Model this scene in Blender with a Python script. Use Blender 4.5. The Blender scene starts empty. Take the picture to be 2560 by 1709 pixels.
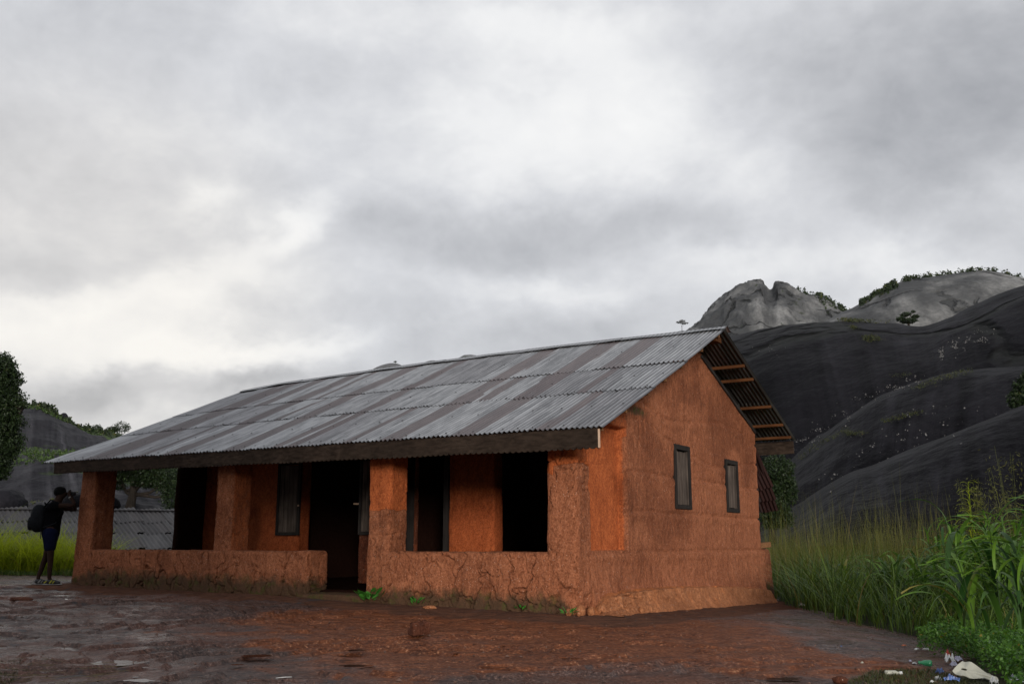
import bpy, math, random
import numpy as np
from mathutils import Vector, Matrix
random.seed(7); RS = np.random.RandomState(11)
sc = bpy.context.scene; col = sc.collection
# ---------------------------------------------------------------- camera
F = 2400.0; TH = math.atan(503 / F); S_, C_ = math.sin(TH), math.cos(TH); EYE = 0.72
cam = bpy.data.cameras.new('camera'); cam.sensor_width = 36; cam.lens = F / 2560 * 36
cam.clip_start = 0.1; cam.clip_end = 9000
co = bpy.data.objects.new('camera', cam); col.objects.link(co)
co.location = (0, 0, EYE); co.rotation_euler = (math.pi / 2 + TH, 0, 0); sc.camera = co
# ---------------------------------------------------------------- exposure
sc.view_settings.view_transform = 'Standard'; sc.view_settings.look = 'None'
sc.view_settings.exposure = 0; sc.view_settings.gamma = 1
sc.view_settings.use_curve_mapping = False
sc.cycles.max_bounces = 5; sc.cycles.diffuse_bounces = 3; sc.cycles.transparent_max_bounces = 4
sc.cycles.volume_bounces = 0; sc.cycles.volume_step_rate = 4
def ray(u, v):
    a, b = (u - 1280) / F, (v - 854.5) / F
    return Vector((a, C_ + b * S_, S_ - b * C_))
def at(u, v, y):                       # point seen at pixel (u, v) of the photograph, y metres away
    r = ray(u, v); return Vector((0, 0, EYE)) + r * (y / r.y)
# ---------------------------------------------------------------- sun
SUN_AZ, SUN_EL = math.radians(173), math.radians(8)   # azimuth from +Y clockwise: behind the camera, a little to the right
sd = Vector((math.sin(SUN_AZ) * math.cos(SUN_EL), math.cos(SUN_AZ) * math.cos(SUN_EL), math.sin(SUN_EL)))
sl = bpy.data.lights.new('sun', 'SUN'); sl.energy = 2.8; sl.angle = math.radians(11); sl.color = (1, .93, .85)
so = bpy.data.objects.new('sun', sl); col.objects.link(so)
so.rotation_euler = sd.to_track_quat('Z', 'Y').to_euler(); so.location = (20, -30, 40)
# ---------------------------------------------------------------- sky (world)
W = bpy.data.worlds.new('World'); sc.world = W; W.use_nodes = True
nt = W.node_tree; nt.nodes.clear(); N = nt.nodes.new; L = nt.links.new
def sock(n, i, v):
    if hasattr(v, 'links') or hasattr(v, 'is_linked'): n.id_data.links.new(v, n.inputs[i])
    else: n.inputs[i].default_value = v
def math_(t, op, a, b=None, clamp=False):
    n = t.nodes.new('ShaderNodeMath'); n.operation = op; n.use_clamp = clamp
    sock(n, 0, a)
    if b is not None: sock(n, 1, b)
    return n.outputs[0]
def vmath(t, op, a, b=None, out=0):
    n = t.nodes.new('ShaderNodeVectorMath'); n.operation = op; sock(n, 0, a)
    if b is not None: sock(n, 1, b)
    return n.outputs[out]
def build_sky():
    tc = N('ShaderNodeTexCoord'); D = tc.outputs['Generated']
    def noise(scale, detail, vec, rough=.55, colr=False, dist=0.):
        n = N('ShaderNodeTexNoise'); n.inputs['Scale'].default_value = scale; n.inputs['Detail'].default_value = detail
        n.inputs['Roughness'].default_value = rough; n.inputs['Distortion'].default_value = dist
        L(vec, n.inputs['Vector']); return n.outputs['Color' if colr else 'Fac']
    flat = vmath(nt, 'MULTIPLY', D, (1, 1, 1.45))
    w1 = vmath(nt, 'SUBTRACT', noise(3.2, 5, flat, .6, True), (.5, .5, .5))
    w2 = vmath(nt, 'ADD', vmath(nt, 'MULTIPLY', w1, (.13, .13, .11)), vmath(nt, 'MULTIPLY', vmath(nt, 'SUBTRACT', noise(11, 6, flat, .62, True), (.5, .5, .5)), (.07, .07, .06)))
    DW = vmath(nt, 'ADD', D, w2)
    blobs = [(1480, 320, 270, 140, -.1, .25), (1180, 470, 200, 80, .2, .13), (1200, 30, 520, 60, 0, .10), (1420, 90, 200, 60, 0, .08),
             (2120, 190, 300, 150, 0, -.12), (2450, 280, 260, 190, 0, -.15), (2230, 630, 260, 70, -.45, .17), (1880, 640, 200, 50, .1, .12), (2480, 470, 140, 60, 0, .10),
             (2250, 470, 250, 60, 0, -.05),
             (700, 600, 150, 45, .45, .24), (520, 510, 90, 45, .3, .12), (250, 520, 300, 90, 0, .06), (300, 760, 420, 45, .15, .18), (600, 875, 260, 34, .1, .23), (230, 860, 330, 60, 0, .20),
             (980, 640, 420, 70, .05, -.08), (560, 430, 420, 60, 0, -.03), (1380, 725, 260, 30, 0, .13), (1200, 830, 400, 55, 0, -.07),
             (640, 925, 110, 38, -.1, -.22), (250, 1010, 150, 42, .15, -.20), (430, 1030, 120, 35, 0, .10), (750, 330, 500, 110, .1, .04), (100, 150, 350, 160, 0, .01), (1650, 560, 500, 55, 0, -.09), (900, 200, 300, 60, .2, -.05)]
    n0 = noise(2.4, 6, flat, .55, dist=.3); n1 = noise(8, 6, flat, .62, dist=.25)
    n2 = noise(19, 6, flat, .6, dist=.4)
    val = math_(nt, 'ADD', math_(nt, 'MULTIPLY', n0, .36), math_(nt, 'ADD', math_(nt, 'MULTIPLY', n1, .32), math_(nt, 'MULTIPLY', n2, .12)))
    val = math_(nt, 'ADD', val, .238)
    for (u, v, su, sv, rot, amp) in blobs:
        d = ray(u, v).normalized(); ex = (ray(u + 5, v).normalized() - d).normalized(); ey = d.cross(ex).normalized()
        a1 = ex * math.cos(rot) - ey * math.sin(rot) * -1; a2 = ex * -math.sin(rot) + ey * math.cos(rot)
        # rot > 0 slopes the streak downwards to the right
        a1 = (ex * math.cos(rot) - d.cross(ex) * math.sin(rot) * 1); a2 = d.cross(a1)
        k = 1 / F
        q = vmath(nt, 'SUBTRACT', DW, tuple(d))
        p1 = math_(nt, 'DIVIDE', vmath(nt, 'DOT_PRODUCT', q, tuple(a1), 1), su * k * 1.0)
        p2 = math_(nt, 'DIVIDE', vmath(nt, 'DOT_PRODUCT', q, tuple(a2), 1), sv * k * 1.0)
        r2 = math_(nt, 'ADD', math_(nt, 'MULTIPLY', p1, p1), math_(nt, 'MULTIPLY', p2, p2))
        fr = math_(nt, 'GREATER_THAN', vmath(nt, 'DOT_PRODUCT', D, tuple(d), 1), .2)
        g = math_(nt, 'MULTIPLY', math_(nt, 'EXPONENT', math_(nt, 'MULTIPLY', r2, -.75)), fr)
        val = math_(nt, 'ADD', val, math_(nt, 'MULTIPLY', g, amp))
    cr = N('ShaderNodeValToRGB'); e = cr.color_ramp.elements
    for i, (p, c) in enumerate([(.30, (.285, .295, .325)), (.5, (.50, .51, .54)), (.68, (.705, .715, .745)), (.82, (.89, .895, .905)), (.95, (.985, .985, .98))]):
        if i < 2: e[i].position = p; e[i].color = (*c, 1)
        else: x = e.new(p); x.color = (*c, 1)
    L(val, cr.inputs[0])
    wd = vmath(nt, 'DOT_PRODUCT', D, tuple(ray(150, 860).normalized()), 1)
    wm = N('ShaderNodeMapRange'); wm.interpolation_type = 'SMOOTHSTEP'; L(wd, wm.inputs[0]); wm.inputs[1].default_value = .95; wm.inputs[2].default_value = .999
    tint = N('ShaderNodeMix'); tint.data_type = 'RGBA'; tint.blend_type = 'MULTIPLY'; L(wm.outputs[0], tint.inputs[0]); L(cr.outputs[0], tint.inputs[6]); tint.inputs[7].default_value = (1.01, .98, .935, 1)
    sky = N('ShaderNodeTexSky'); sky.sky_type = 'NISHITA'; sky.sun_disc = False
    sky.sun_elevation = SUN_EL; sky.sun_rotation = SUN_AZ
    b1 = N('ShaderNodeBackground'); L(sky.outputs[0], b1.inputs[0]); b1.inputs[1].default_value = .1
    b2 = N('ShaderNodeBackground'); L(tint.outputs[2], b2.inputs[0]); b2.inputs[1].default_value = 1
    mx = N('ShaderNodeMixShader'); mx.inputs[0].default_value = .96; L(b1.outputs[0], mx.inputs[1]); L(b2.outputs[0], mx.inputs[2])
    o = N('ShaderNodeOutputWorld'); L(mx.outputs[0], o.inputs[0])
build_sky()
W.cycles.sampling_method = 'MANUAL'; W.cycles.sample_map_resolution = 512
# ================================================================ numpy noise
_perm = RS.permutation(256); _perm = np.concatenate([_perm, _perm, _perm])
_grad = RS.normal(size=(256, 3)); _grad /= np.linalg.norm(_grad, axis=1)[:, None]
def perlin(p):
    p = np.asarray(p, float); i = np.floor(p).astype(int); f = p - i; i &= 255
    u = f * f * f * (f * (f * 6 - 15) + 10); r = 0
    for dx in (0, 1):
        for dy in (0, 1):
            for dz in (0, 1):
                h = _perm[_perm[_perm[(i[:, 0] + dx) & 255] + ((i[:, 1] + dy) & 255)] + ((i[:, 2] + dz) & 255)]
                g = _grad[h]
                d = g[:, 0] * (f[:, 0] - dx) + g[:, 1] * (f[:, 1] - dy) + g[:, 2] * (f[:, 2] - dz)
                w = (u[:, 0] if dx else 1 - u[:, 0]) * (u[:, 1] if dy else 1 - u[:, 1]) * (u[:, 2] if dz else 1 - u[:, 2])
                r = r + w * d
    return r
def fbm(p, oct=4, rough=.5):
    p = np.asarray(p, float); a, s, r = 1., 0., 0
    for k in range(oct):
        r = r + a * perlin(p + 17.3 * k); s += a; a *= rough; p = p * 2.03
    return r / s * 1.6
def voro2(x, z, seed=0):               # distance to the cell edges of a warped 2-D Voronoi
    ix, iz = np.floor(x).astype(int), np.floor(z).astype(int)
    d1 = np.full(x.shape, 9.); d2 = np.full(x.shape, 9.)
    for dx in (-1, 0, 1):
        for dz in (-1, 0, 1):
            cx, cz = ix + dx, iz + dz
            h = _perm[(_perm[cx & 255] + cz + seed) & 255]; h2 = _perm[(h + 91) & 255]
            d = np.hypot(cx + h / 256. - x, cz + h2 / 256. - z)
            d2 = np.minimum(d2, np.maximum(d, d1)); d1 = np.minimum(d1, d)
    return d2 - d1
def sstep(a, b, x):
    t = np.clip((np.asarray(x, float) - a) / (b - a), 0, 1); return t * t * (3 - 2 * t)
# ================================================================ object helpers
def mesh_np(name, V, Fq, smooth=True, attrs=None, uv=None):
    V = np.asarray(V, np.float32); Fq = np.asarray(Fq, np.int32); k = Fq.shape[1]
    me = bpy.data.meshes.new(name)
    me.vertices.add(len(V)); me.vertices.foreach_set('co', V.ravel())
    me.loops.add(Fq.size); me.loops.foreach_set('vertex_index', Fq.ravel())
    me.polygons.add(len(Fq)); me.polygons.foreach_set('loop_start', np.arange(0, Fq.size, k, dtype=np.int32))
    me.update(calc_edges=True)
    me.polygons.foreach_set('use_smooth', np.full(len(Fq), smooth))
    for n, a in (attrs or {}).items():
        at_ = me.attributes.new(n, 'FLOAT', 'POINT'); at_.data.foreach_set('value', np.asarray(a, np.float32))
    if uv is not None:
        l = me.uv_layers.new(name='UVMap'); l.data.foreach_set('uv', np.asarray(uv, np.float32)[Fq.ravel()].ravel())
    me.validate(); return me
def link(name, me, mat=None, parent=None, loc=None, rot=None):
    o = bpy.data.objects.new(name, me); col.objects.link(o)
    if mat and me is not None and not me.materials: me.materials.append(mat)
    if parent: o.parent = parent
    if loc is not None: o.location = loc
    if rot is not None: o.rotation_euler = rot
    return o
def tag(o, label=None, cat=None, group=None, kind=None):
    if label: o['label'] = label
    if cat: o['category'] = cat
    if group: o['group'] = group
    if kind: o['kind'] = kind
    return o
def empty(name, loc=(0, 0, 0), rz=0):
    o = bpy.data.objects.new(name, None); col.objects.link(o); o.location = loc; o.rotation_euler = (0, 0, rz); o.empty_display_size = .2; return o
class MB:
    def __init__(s): s.v = []; s.f = []
    def add(s, v, f):
        b = len(s.v); s.v += [tuple(p) for p in v]; s.f += [tuple(i + b for i in q) for q in f]
    def box(s, a, b, M=None):
        v = [Vector((x, y, z)) for x in (a[0], b[0]) for y in (a[1], b[1]) for z in (a[2], b[2])]
        if M: v = [M @ p for p in v]
        s.add(v, [(0, 1, 3, 2), (4, 6, 7, 5), (0, 4, 5, 1), (2, 3, 7, 6), (0, 2, 6, 4), (1, 5, 7, 3)])
    def bar(s, p, q, w, h, up=(0, 0, 1)):   # a beam from p to q
        p, q = Vector(p), Vector(q); d = (q - p).normalized(); r = d.cross(Vector(up)).normalized(); u = r.cross(d)
        v = [e + r * a * w / 2 + u * b * h / 2 for e in (p, q) for a, b in ((-1, -1), (1, -1), (1, 1), (-1, 1))]
        s.add(v, [(0, 1, 2, 3), (7, 6, 5, 4), (0, 4, 5, 1), (1, 5, 6, 2), (2, 6, 7, 3), (3, 7, 4, 0)])
    def tube(s, pts, rad, n=7):
        pts = [Vector(p) for p in pts]; vs = []; k = len(pts)
        for i, p in enumerate(pts):
            d = (pts[min(i + 1, k - 1)] - pts[max(i - 1, 0)]).normalized()
            a = d.cross(Vector((.31, .17, .93))).normalized(); b = d.cross(a)
            r = rad[i] if hasattr(rad, '__len__') else rad
            vs += [p + (a * math.cos(t) + b * math.sin(t)) * r for t in (2 * math.pi * j / n for j in range(n))]
        f = [(i * n + j, i * n + (j + 1) % n, (i + 1) * n + (j + 1) % n, (i + 1) * n + j) for i in range(k - 1) for j in range(n)]
        f += [tuple(range(n))[::-1], tuple((k - 1) * n + j for j in range(n))]
        s.add(vs, f)
    def build(s, name, mat, parent=None, smooth=False, bevel=0, loc=None, rot=None):
        me = bpy.data.meshes.new(name); me.from_pydata(s.v, [], s.f); me.update()
        if smooth: me.polygons.foreach_set('use_smooth', [True] * len(me.polygons))
        o = link(name, me, mat, parent, loc, rot)
        if bevel:
            m = o.modifiers.new('b', 'BEVEL'); m.width = bevel; m.segments = 2; m.limit_method = 'ANGLE'
        return o
def part(name, a, b, mat, parent, bevel=.004):
    m = MB(); m.box(a, b); return m.build(name, mat, parent, bevel=bevel)
# ================================================================ materials
class Mat:
    def __init__(s, name, rough=.8, metal=0, spec=.5):
        s.m = bpy.data.materials.new(name); s.m.use_nodes = True; s.t = s.m.node_tree
        s.b = s.t.nodes['Principled BSDF']; s.b.inputs['Roughness'].default_value = rough; s.b.inputs['Metallic'].default_value = metal
        s.b.inputs['Specular IOR Level'].default_value = spec
        s.tc = s.t.nodes.new('ShaderNodeTexCoord')
    def coord(s, scale=(1, 1, 1), src='Object', rot=(0, 0, 0)):
        n = s.t.nodes.new('ShaderNodeMapping'); n.inputs['Scale'].default_value = scale; n.inputs['Rotation'].default_value = rot
        s.t.links.new(s.tc.outputs[src], n.inputs[0]); return n.outputs[0]
    def noise(s, scale, detail=4, vec=None, rough=.55, dist=0, colr=False):
        n = s.t.nodes.new('ShaderNodeTexNoise'); n.inputs['Scale'].default_value = scale; n.inputs['Detail'].default_value = detail
        n.inputs['Roughness'].default_value = rough; n.inputs['Distortion'].default_value = dist
        s.t.links.new(vec if vec is not None else s.coord(), n.inputs['Vector']); return n.outputs['Color' if colr else 'Fac']
    def voro(s, scale, vec=None, feat='F1', rnd=1.):
        n = s.t.nodes.new('ShaderNodeTexVoronoi'); n.feature = feat; n.inputs['Scale'].default_value = scale; n.inputs['Randomness'].default_value = rnd
        s.t.links.new(vec if vec is not None else s.coord(), n.inputs['Vector']); return n.outputs['Distance']
    def ramp(s, fac, a, b, ca=0., cb=1.):
        n = s.t.nodes.new('ShaderNodeMapRange'); n.inputs[1].default_value = a; n.inputs[2].default_value = b
        n.inputs[3].default_value = ca; n.inputs[4].default_value = cb; n.interpolation_type = 'SMOOTHSTEP'
        s.t.links.new(fac, n.inputs[0]); return n.outputs[0]
    def mix(s, fac, a, b, mode='MIX'):
        n = s.t.nodes.new('ShaderNodeMix'); n.data_type = 'RGBA'; n.blend_type = mode
        sock(n, 0, fac)
        for i, c in ((6, a), (7, b)):
            if isinstance(c, tuple): n.inputs[i].default_value = (*c, 1)[:4]
            else: s.t.links.new(c, n.inputs[i])
        return n.outputs[2]
    def attr(s, name):
        n = s.t.nodes.new('ShaderNodeAttribute'); n.attribute_name = name; return n.outputs['Fac']
    def mul(s, a, b): return math_(s.t, 'MULTIPLY', a, b)
    def add(s, a, b): return math_(s.t, 'ADD', a, b)
    def color(s, c):
        if isinstance(c, tuple): s.b.inputs['Base Color'].default_value = (*c, 1)
        else: s.t.links.new(c, s.b.inputs['Base Color'])
    def rough(s, c): s.t.links.new(c, s.b.inputs['Roughness'])
    def bump(s, h, dist=.01, strength=1.):
        n = s.t.nodes.new('ShaderNodeBump'); n.inputs['Strength'].default_value = strength; n.inputs['Distance'].default_value = dist
        s.t.links.new(h, n.inputs['Height'])
        pr = s.b.inputs['Normal']
        if pr.is_linked: s.t.links.new(pr.links[0].from_socket, n.inputs['Normal'])
        s.t.links.new(n.outputs[0], pr)
M = {}
def mud(name, base=(.50, .196, .098), orange=(.55, .155, .050), damp_shade=(.055, .038, .022)):
    q = Mat(name, .9, spec=.15); v = q.coord()
    fine = q.noise(48, 5, q.coord((1.1, 1.1, .8)), .7); big = q.noise(1.7, 5, v, .6); mid = q.noise(13, 6, q.coord((1.25, 1.25, .75)), .68, .3)
    c = q.mix(q.ramp(mid, .3, .72), (base[0] * .62, base[1] * .58, base[2] * .55), base)
    c2 = q.mix(q.ramp(mid, .3, .7), (orange[0] * .68, orange[1] * .62, orange[2] * .6), orange)
    om = q.ramp(q.add(q.attr('orange'), q.mul(math_(q.t, 'SUBTRACT', mid, .5), .5)), .35, .65)
    c = q.mix(om, c, c2)
    c = q.mix(q.ramp(big, .28, .72), q.mix(1., c, (.80, .76, .74), 'MULTIPLY'), c)
    c = q.mix(q.ramp(fine, .36, .60), q.mix(1., c, (.58, .50, .46), 'MULTIPLY'), c); c = q.mix(q.ramp(fine, .60, .74, 0, .55), c, q.mix(1., c, (1.35, 1.4, 1.45), 'MULTIPLY'))
    pt = q.noise(.55, 5, v, .62, .8); c = q.mix(q.ramp(pt, .50, .64, 0, .75), c, q.mix(1., c, (.60, .56, .55), 'MULTIPLY'))
    rs = q.noise(1, 4, q.coord((7, 7, .55)), .6, .2); c = q.mix(q.ramp(rs, .54, .70, 0, .55), c, q.mix(1., c, (.62, .58, .56), 'MULTIPLY'))
    # little stones and straw set in the mud
    sp = q.ramp(q.voro(42, v), .20, .13); sel = q.ramp(q.noise(19, 2, v), .56, .6)
    c = q.mix(q.mul(q.mul(sp, sel), q.ramp(om, 0, 1, .9, .15)), c, (.66, .50, .40))
    sp2 = q.ramp(q.voro(95, v), .26, .16); sel2 = q.ramp(q.noise(31, 2, v), .60, .64)
    c = q.mix(q.mul(q.mul(sp2, sel2), q.ramp(om, 0, 1, .8, .1)), c, (.6, .4, .3))
    moss = q.ramp(q.add(q.attr('damp_shade'), q.mul(math_(q.t, 'SUBTRACT', q.noise(5, 5, v, .65), .5), .9)), .3, .75)  # dark wall foot: lens shadow painted in, with damp and moss tints
    dc = q.mix(q.ramp(q.noise(7, 4, v), .5, .66), damp_shade, (.04, .055, .015))
    c = q.mix(q.mul(moss, .85), c, dc)  # moss mask also carries the lens shadow painted on the wall foot
    q.color(c)
    smooth = q.ramp(om, 0, 1, 1, .45)
    q.bump(q.mul(mid, smooth), .035, .8); q.bump(q.mul(fine, smooth), .018, 1.)
    q.bump(q.mul(q.ramp(q.voro(11, q.coord((1, 1, .55), rot=(0, 0, 0)), 'DISTANCE_TO_EDGE'), 0, .035), q.ramp(q.noise(2.3, 3, v), .48, .62)), .006, .6)
    return q.m
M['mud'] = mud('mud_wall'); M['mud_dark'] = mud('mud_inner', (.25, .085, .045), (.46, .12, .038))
M['mud_base'] = mud('mud_plinth', (.58, .25, .115), (.66, .26, .10))
def wood(name, a, b, sc_=(30, 30, 1.5), rough=.8, bump=.004):
    q = Mat(name, .92, spec=.08); g = q.noise(1, 5, q.coord(sc_), .7, .4); g2 = q.noise(3, 4)
    oi = q.t.nodes.new('ShaderNodeObjectInfo')
    c = q.mix(q.ramp(g, .3, .7), a, b); c = q.mix(q.ramp(g2, .3, .75), q.mix(1., c, (.6, .6, .6), 'MULTIPLY'), c)
    c = q.mix(q.ramp(oi.outputs['Random'], 0, 1, 0, .45), c, (a[0] * .8, a[1] * .8, a[2] * .8))
    q.color(c); q.bump(g, bump); return q.m
M['frame'] = wood('dark_frame_wood', (.022, .019, .018), (.05, .043, .038))
M['board'] = wood('weathered_board_wood', (.055, .043, .036), (.17, .135, .112))
M['fascia'] = wood('fascia_wood', (.022, .015, .011), (.066, .046, .034), (6, 6, 22))
M['purlin'] = wood('purlin_wood', (.085, .032, .013), (.15, .064, .026), (2, 30, 30))
M['pole'] = wood('pale_pole_wood', (.50, .33, .22), (.75, .56, .42))
M['old_purlin'] = wood('old_purlin_wood', (.16, .075, .035), (.28, .14, .065), (2, 30, 30))
def metal(name, c1, c2, brown, wet=.42, trough_shade=0.):
    q = Mat(name, wet, .55); oi = q.t.nodes.new('ShaderNodeObjectInfo')
    off = vmath(q.t, 'MULTIPLY', oi.outputs['Random'], (57., 31., 13.)) if False else None
    cmb = q.t.nodes.new('ShaderNodeCombineXYZ'); q.t.links.new(q.mul(oi.outputs['Random'], 60.), cmb.inputs[0]); q.t.links.new(q.mul(oi.outputs['Random'], 23.), cmb.inputs[2])
    v = vmath(q.t, 'ADD', q.coord((2.6, .22, 1)), cmb.outputs[0]); v2 = vmath(q.t, 'ADD', q.coord((9, 1.3, 1)), cmb.outputs[0])
    n2 = q.noise(1, 5, v2, .65, .4)
    sep = q.t.nodes.new('ShaderNodeSeparateColor'); q.t.links.new(oi.outputs['Color'], sep.inputs[0])
    sx = q.t.nodes.new('ShaderNodeSeparateXYZ'); q.t.links.new(q.coord(), sx.inputs[0])
    jx = q.add(sx.outputs[0], q.mul(math_(q.t, 'SUBTRACT', q.noise(1, 3, vmath(q.t, 'ADD', q.coord((5, .5, 1)), cmb.outputs[0])), .5), .22))
    def edge(x, e): 
        n = q.t.nodes.new('ShaderNodeMapRange'); n.interpolation_type = 'SMOOTHSTEP'; q.t.links.new(math_(q.t, 'SUBTRACT', x, e), n.inputs[0]); n.inputs[1].default_value = -.012; n.inputs[2].default_value = .012; return n.outputs[0]
    f = q.mul(edge(jx, sep.outputs[0]), math_(q.t, 'SUBTRACT', 1., edge(jx, sep.outputs[1])))
    f = q.mul(f, q.ramp(n2, .25, .42, .45, 1.))
    c = q.mix(q.ramp(n2, .3, .7), c1, c2); c = q.mix(sep.outputs[2], c, q.mix(1., c, (.62, .60, .61), 'MULTIPLY'))
    if trough_shade:
        tw = q.t.nodes.new('ShaderNodeMath'); tw.operation = 'COSINE'; q.t.links.new(q.mul(sx.outputs[0], 2 * math.pi / .0762), tw.inputs[0])
        c = q.mix(q.mul(q.ramp(tw.outputs[0], .35, -.75), trough_shade), c, q.mix(1., c, (.26, .25, .26), 'MULTIPLY'))  # corrugation shade, along with trough dirt, put into the sheet colour
    c = q.mix(q.mul(f, .80), c, q.mix(q.ramp(n2, .3, .75), (brown[0] * .6, brown[1] * .6, brown[2] * .65), brown))
    red = q.mul(q.ramp(q.noise(1, 4, vmath(q.t, 'ADD', q.coord((14, 2.2, 1)), cmb.outputs[0])), .735, .77), .45)
    c = q.mix(red, c, (.14, .045, .035))
    q.color(c); q.rough(q.ramp(n2, .2, .8, wet - .08, wet + .16)); q.t.links.new(q.ramp(f, 0, 1, .6, .05), q.b.inputs['Metallic'])
    q.bump(n2, .003); return q.m
M['zinc'] = metal('galvanised_roof_metal', (.18, .185, .195), (.40, .41, .425), (.07, .045, .045), .34, .9)
M['zinc_under'] = metal('dark_roof_metal', (.05, .048, .046), (.11, .105, .10), (.05, .03, .026), .6)
M['hut_zinc'] = metal('dull_roof_metal', (.045, .043, .045), (.115, .11, .11), (.05, .042, .04), .6)
M['rusty'] = metal('rusty_red_metal', (.026, .010, .009), (.045, .017, .014), (.02, .010, .009), .8)
def plain(name, c, rough=.7, metal=0, nz=.25, scale=20, spec=.5):
    q = Mat(name, rough, metal, spec); n = q.noise(scale, 4); q.color(q.mix(q.ramp(n, .3, .7), tuple(x * (1 - nz) for x in c), tuple(min(1, x * (1 + nz)) for x in c))); q.bump(n, .003); return q.m
M['unlit_mud'] = plain('unlit_mud_wall', (.016, .007, .005), 1., spec=0.)  # darkness of the unlit rooms put into the wall colour
M['nail'] = plain('tar_nail_washer', (.012, .011, .011), .5)
def leafmat(name, lo, hi, dry, dryamt=.9, trans=.3, rough=.5):
    q = Mat(name, rough, spec=.3); r = q.attr('rnd')
    c = q.mix(r, lo, hi); c = q.mix(q.ramp(r, dryamt, dryamt + .04), c, dry)
    q.color(c)
    t = q.t.nodes.new('ShaderNodeBsdfTranslucent'); q.t.links.new(c, t.inputs[0])
    mx = q.t.nodes.new('ShaderNodeMixShader'); mx.inputs[0].default_value = trans
    out = q.t.nodes['Material Output']; q.t.links.new(q.b.outputs[0], mx.inputs[1]); q.t.links.new(t.outputs[0], mx.inputs[2]); q.t.links.new(mx.outputs[0], out.inputs[0])
    return q.m
M['broad'] = leafmat('broad_grass_leaf', (.016, .055, .010), (.125, .24, .026), (.22, .13, .035), .97)
M['grass'] = leafmat('grass_leaf', (.020, .048, .008), (.105, .165, .020), (.16, .12, .03), .93)
M['yellow'] = leafmat('seeding_grass_leaf', (.070, .080, .014), (.15, .145, .030), (.22, .17, .05), .9)
M['lime'] = leafmat('lime_grass_leaf', (.19, .25, .012), (.42, .48, .022), (.35, .28, .05), .95, .6)
M['herb'] = leafmat('herb_leaf', (.022, .075, .010), (.085, .19, .02), (.20, .12, .02), .97)
M['weed'] = leafmat('weed_leaf', (.035, .16, .02), (.075, .27, .035), (.15, .2, .03), .98)
M['tree'] = leafmat('tree_leaf', (.010, .020, .007), (.028, .048, .014), (.05, .05, .015), .97, .15)
M['scrub'] = leafmat('scrub_leaf', (.012, .024, .008), (.035, .055, .014), (.09, .09, .02), .93, .1)
M['hillgrass'] = leafmat('hill_grass', (.025, .050, .010), (.060, .105, .018), (.09, .09, .02), .95, .1)
M['mist'] = leafmat('misty_leaf', (.10, .105, .105), (.16, .165, .165), (.15, .15, .15), .99, .1)  # grey leaves with the mist painted into their colour
M['moss'] = leafmat('ledge_grass', (.022, .030, .009), (.060, .068, .014), (.08, .07, .02), .9, .1)
M['bark'] = wood('tree_bark', (.03, .025, .02), (.07, .055, .045), (8, 8, 2))
def granite(name, dark, light, streak=.5, veg=None, veg_bias=0., uvs=(60, 4), joints=0):
    q = Mat(name, .60, spec=.04)
    n = q.noise(.05, 6, q.coord(src='Object'), .65, .5); s1 = q.noise(1, 5, q.coord((uvs[0], uvs[1], 1), 'UV'), .6, .3); s2 = q.noise(1, 4, q.coord((uvs[0] * .25, uvs[1] * .6, 1), 'UV'), .6, .5)
    g = q.noise(.9, 5)
    f = q.add(q.mul(s1, .45), q.add(q.mul(s2, .35), q.mul(n, .25)))
    c = q.mix(q.ramp(f, .44, .68), dark, light); c = q.mix(q.ramp(s2, .55, .72, 0, .6), c, (light[0] * 1.9, light[1] * 1.9, light[2] * 1.9)); c = q.mix(q.ramp(g, .3, .7), q.mix(1., c, (.7, .7, .7), 'MULTIPLY'), c)
    if veg:
        vm = q.ramp(q.add(q.attr('veg'), q.mul(math_(q.t, 'SUBTRACT', q.noise(.10, 6, q.coord((1, 1, 2.2))), .5), 1.5)), .42, .58)
        c = q.mix(vm, c, q.mix(q.ramp(q.noise(.35, 4), .3, .7), veg[0], veg[1]))
    if joints:
        jv = vmath(q.t, 'ADD', q.coord(), vmath(q.t, 'MULTIPLY', q.noise(joints * 1.5, 4, None, .6, 0, True), (.55 / joints,) * 3))
        e = q.voro(joints, jv, 'DISTANCE_TO_EDGE'); jk = q.mul(q.ramp(e, .045, .005), q.ramp(q.noise(joints * 1.2, 3), .42, .55))
        c = q.mix(q.mul(jk, .85), c, (.012, .013, .012)); q.bump(q.mul(jk, -1.), 1.5, 1.)
        c = q.mix(q.mul(q.ramp(q.noise(joints * .8, 5, None, .6, .8), .50, .64), .65), c, (dark[0] * .8, dark[1] * .8, dark[2] * .8))
    q.color(c); q.bump(g, .16, .6); q.bump(s1, .22, .5); q.bump(q.noise(.12, 6, None, .6), 2.0, .6); return q.m
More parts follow.
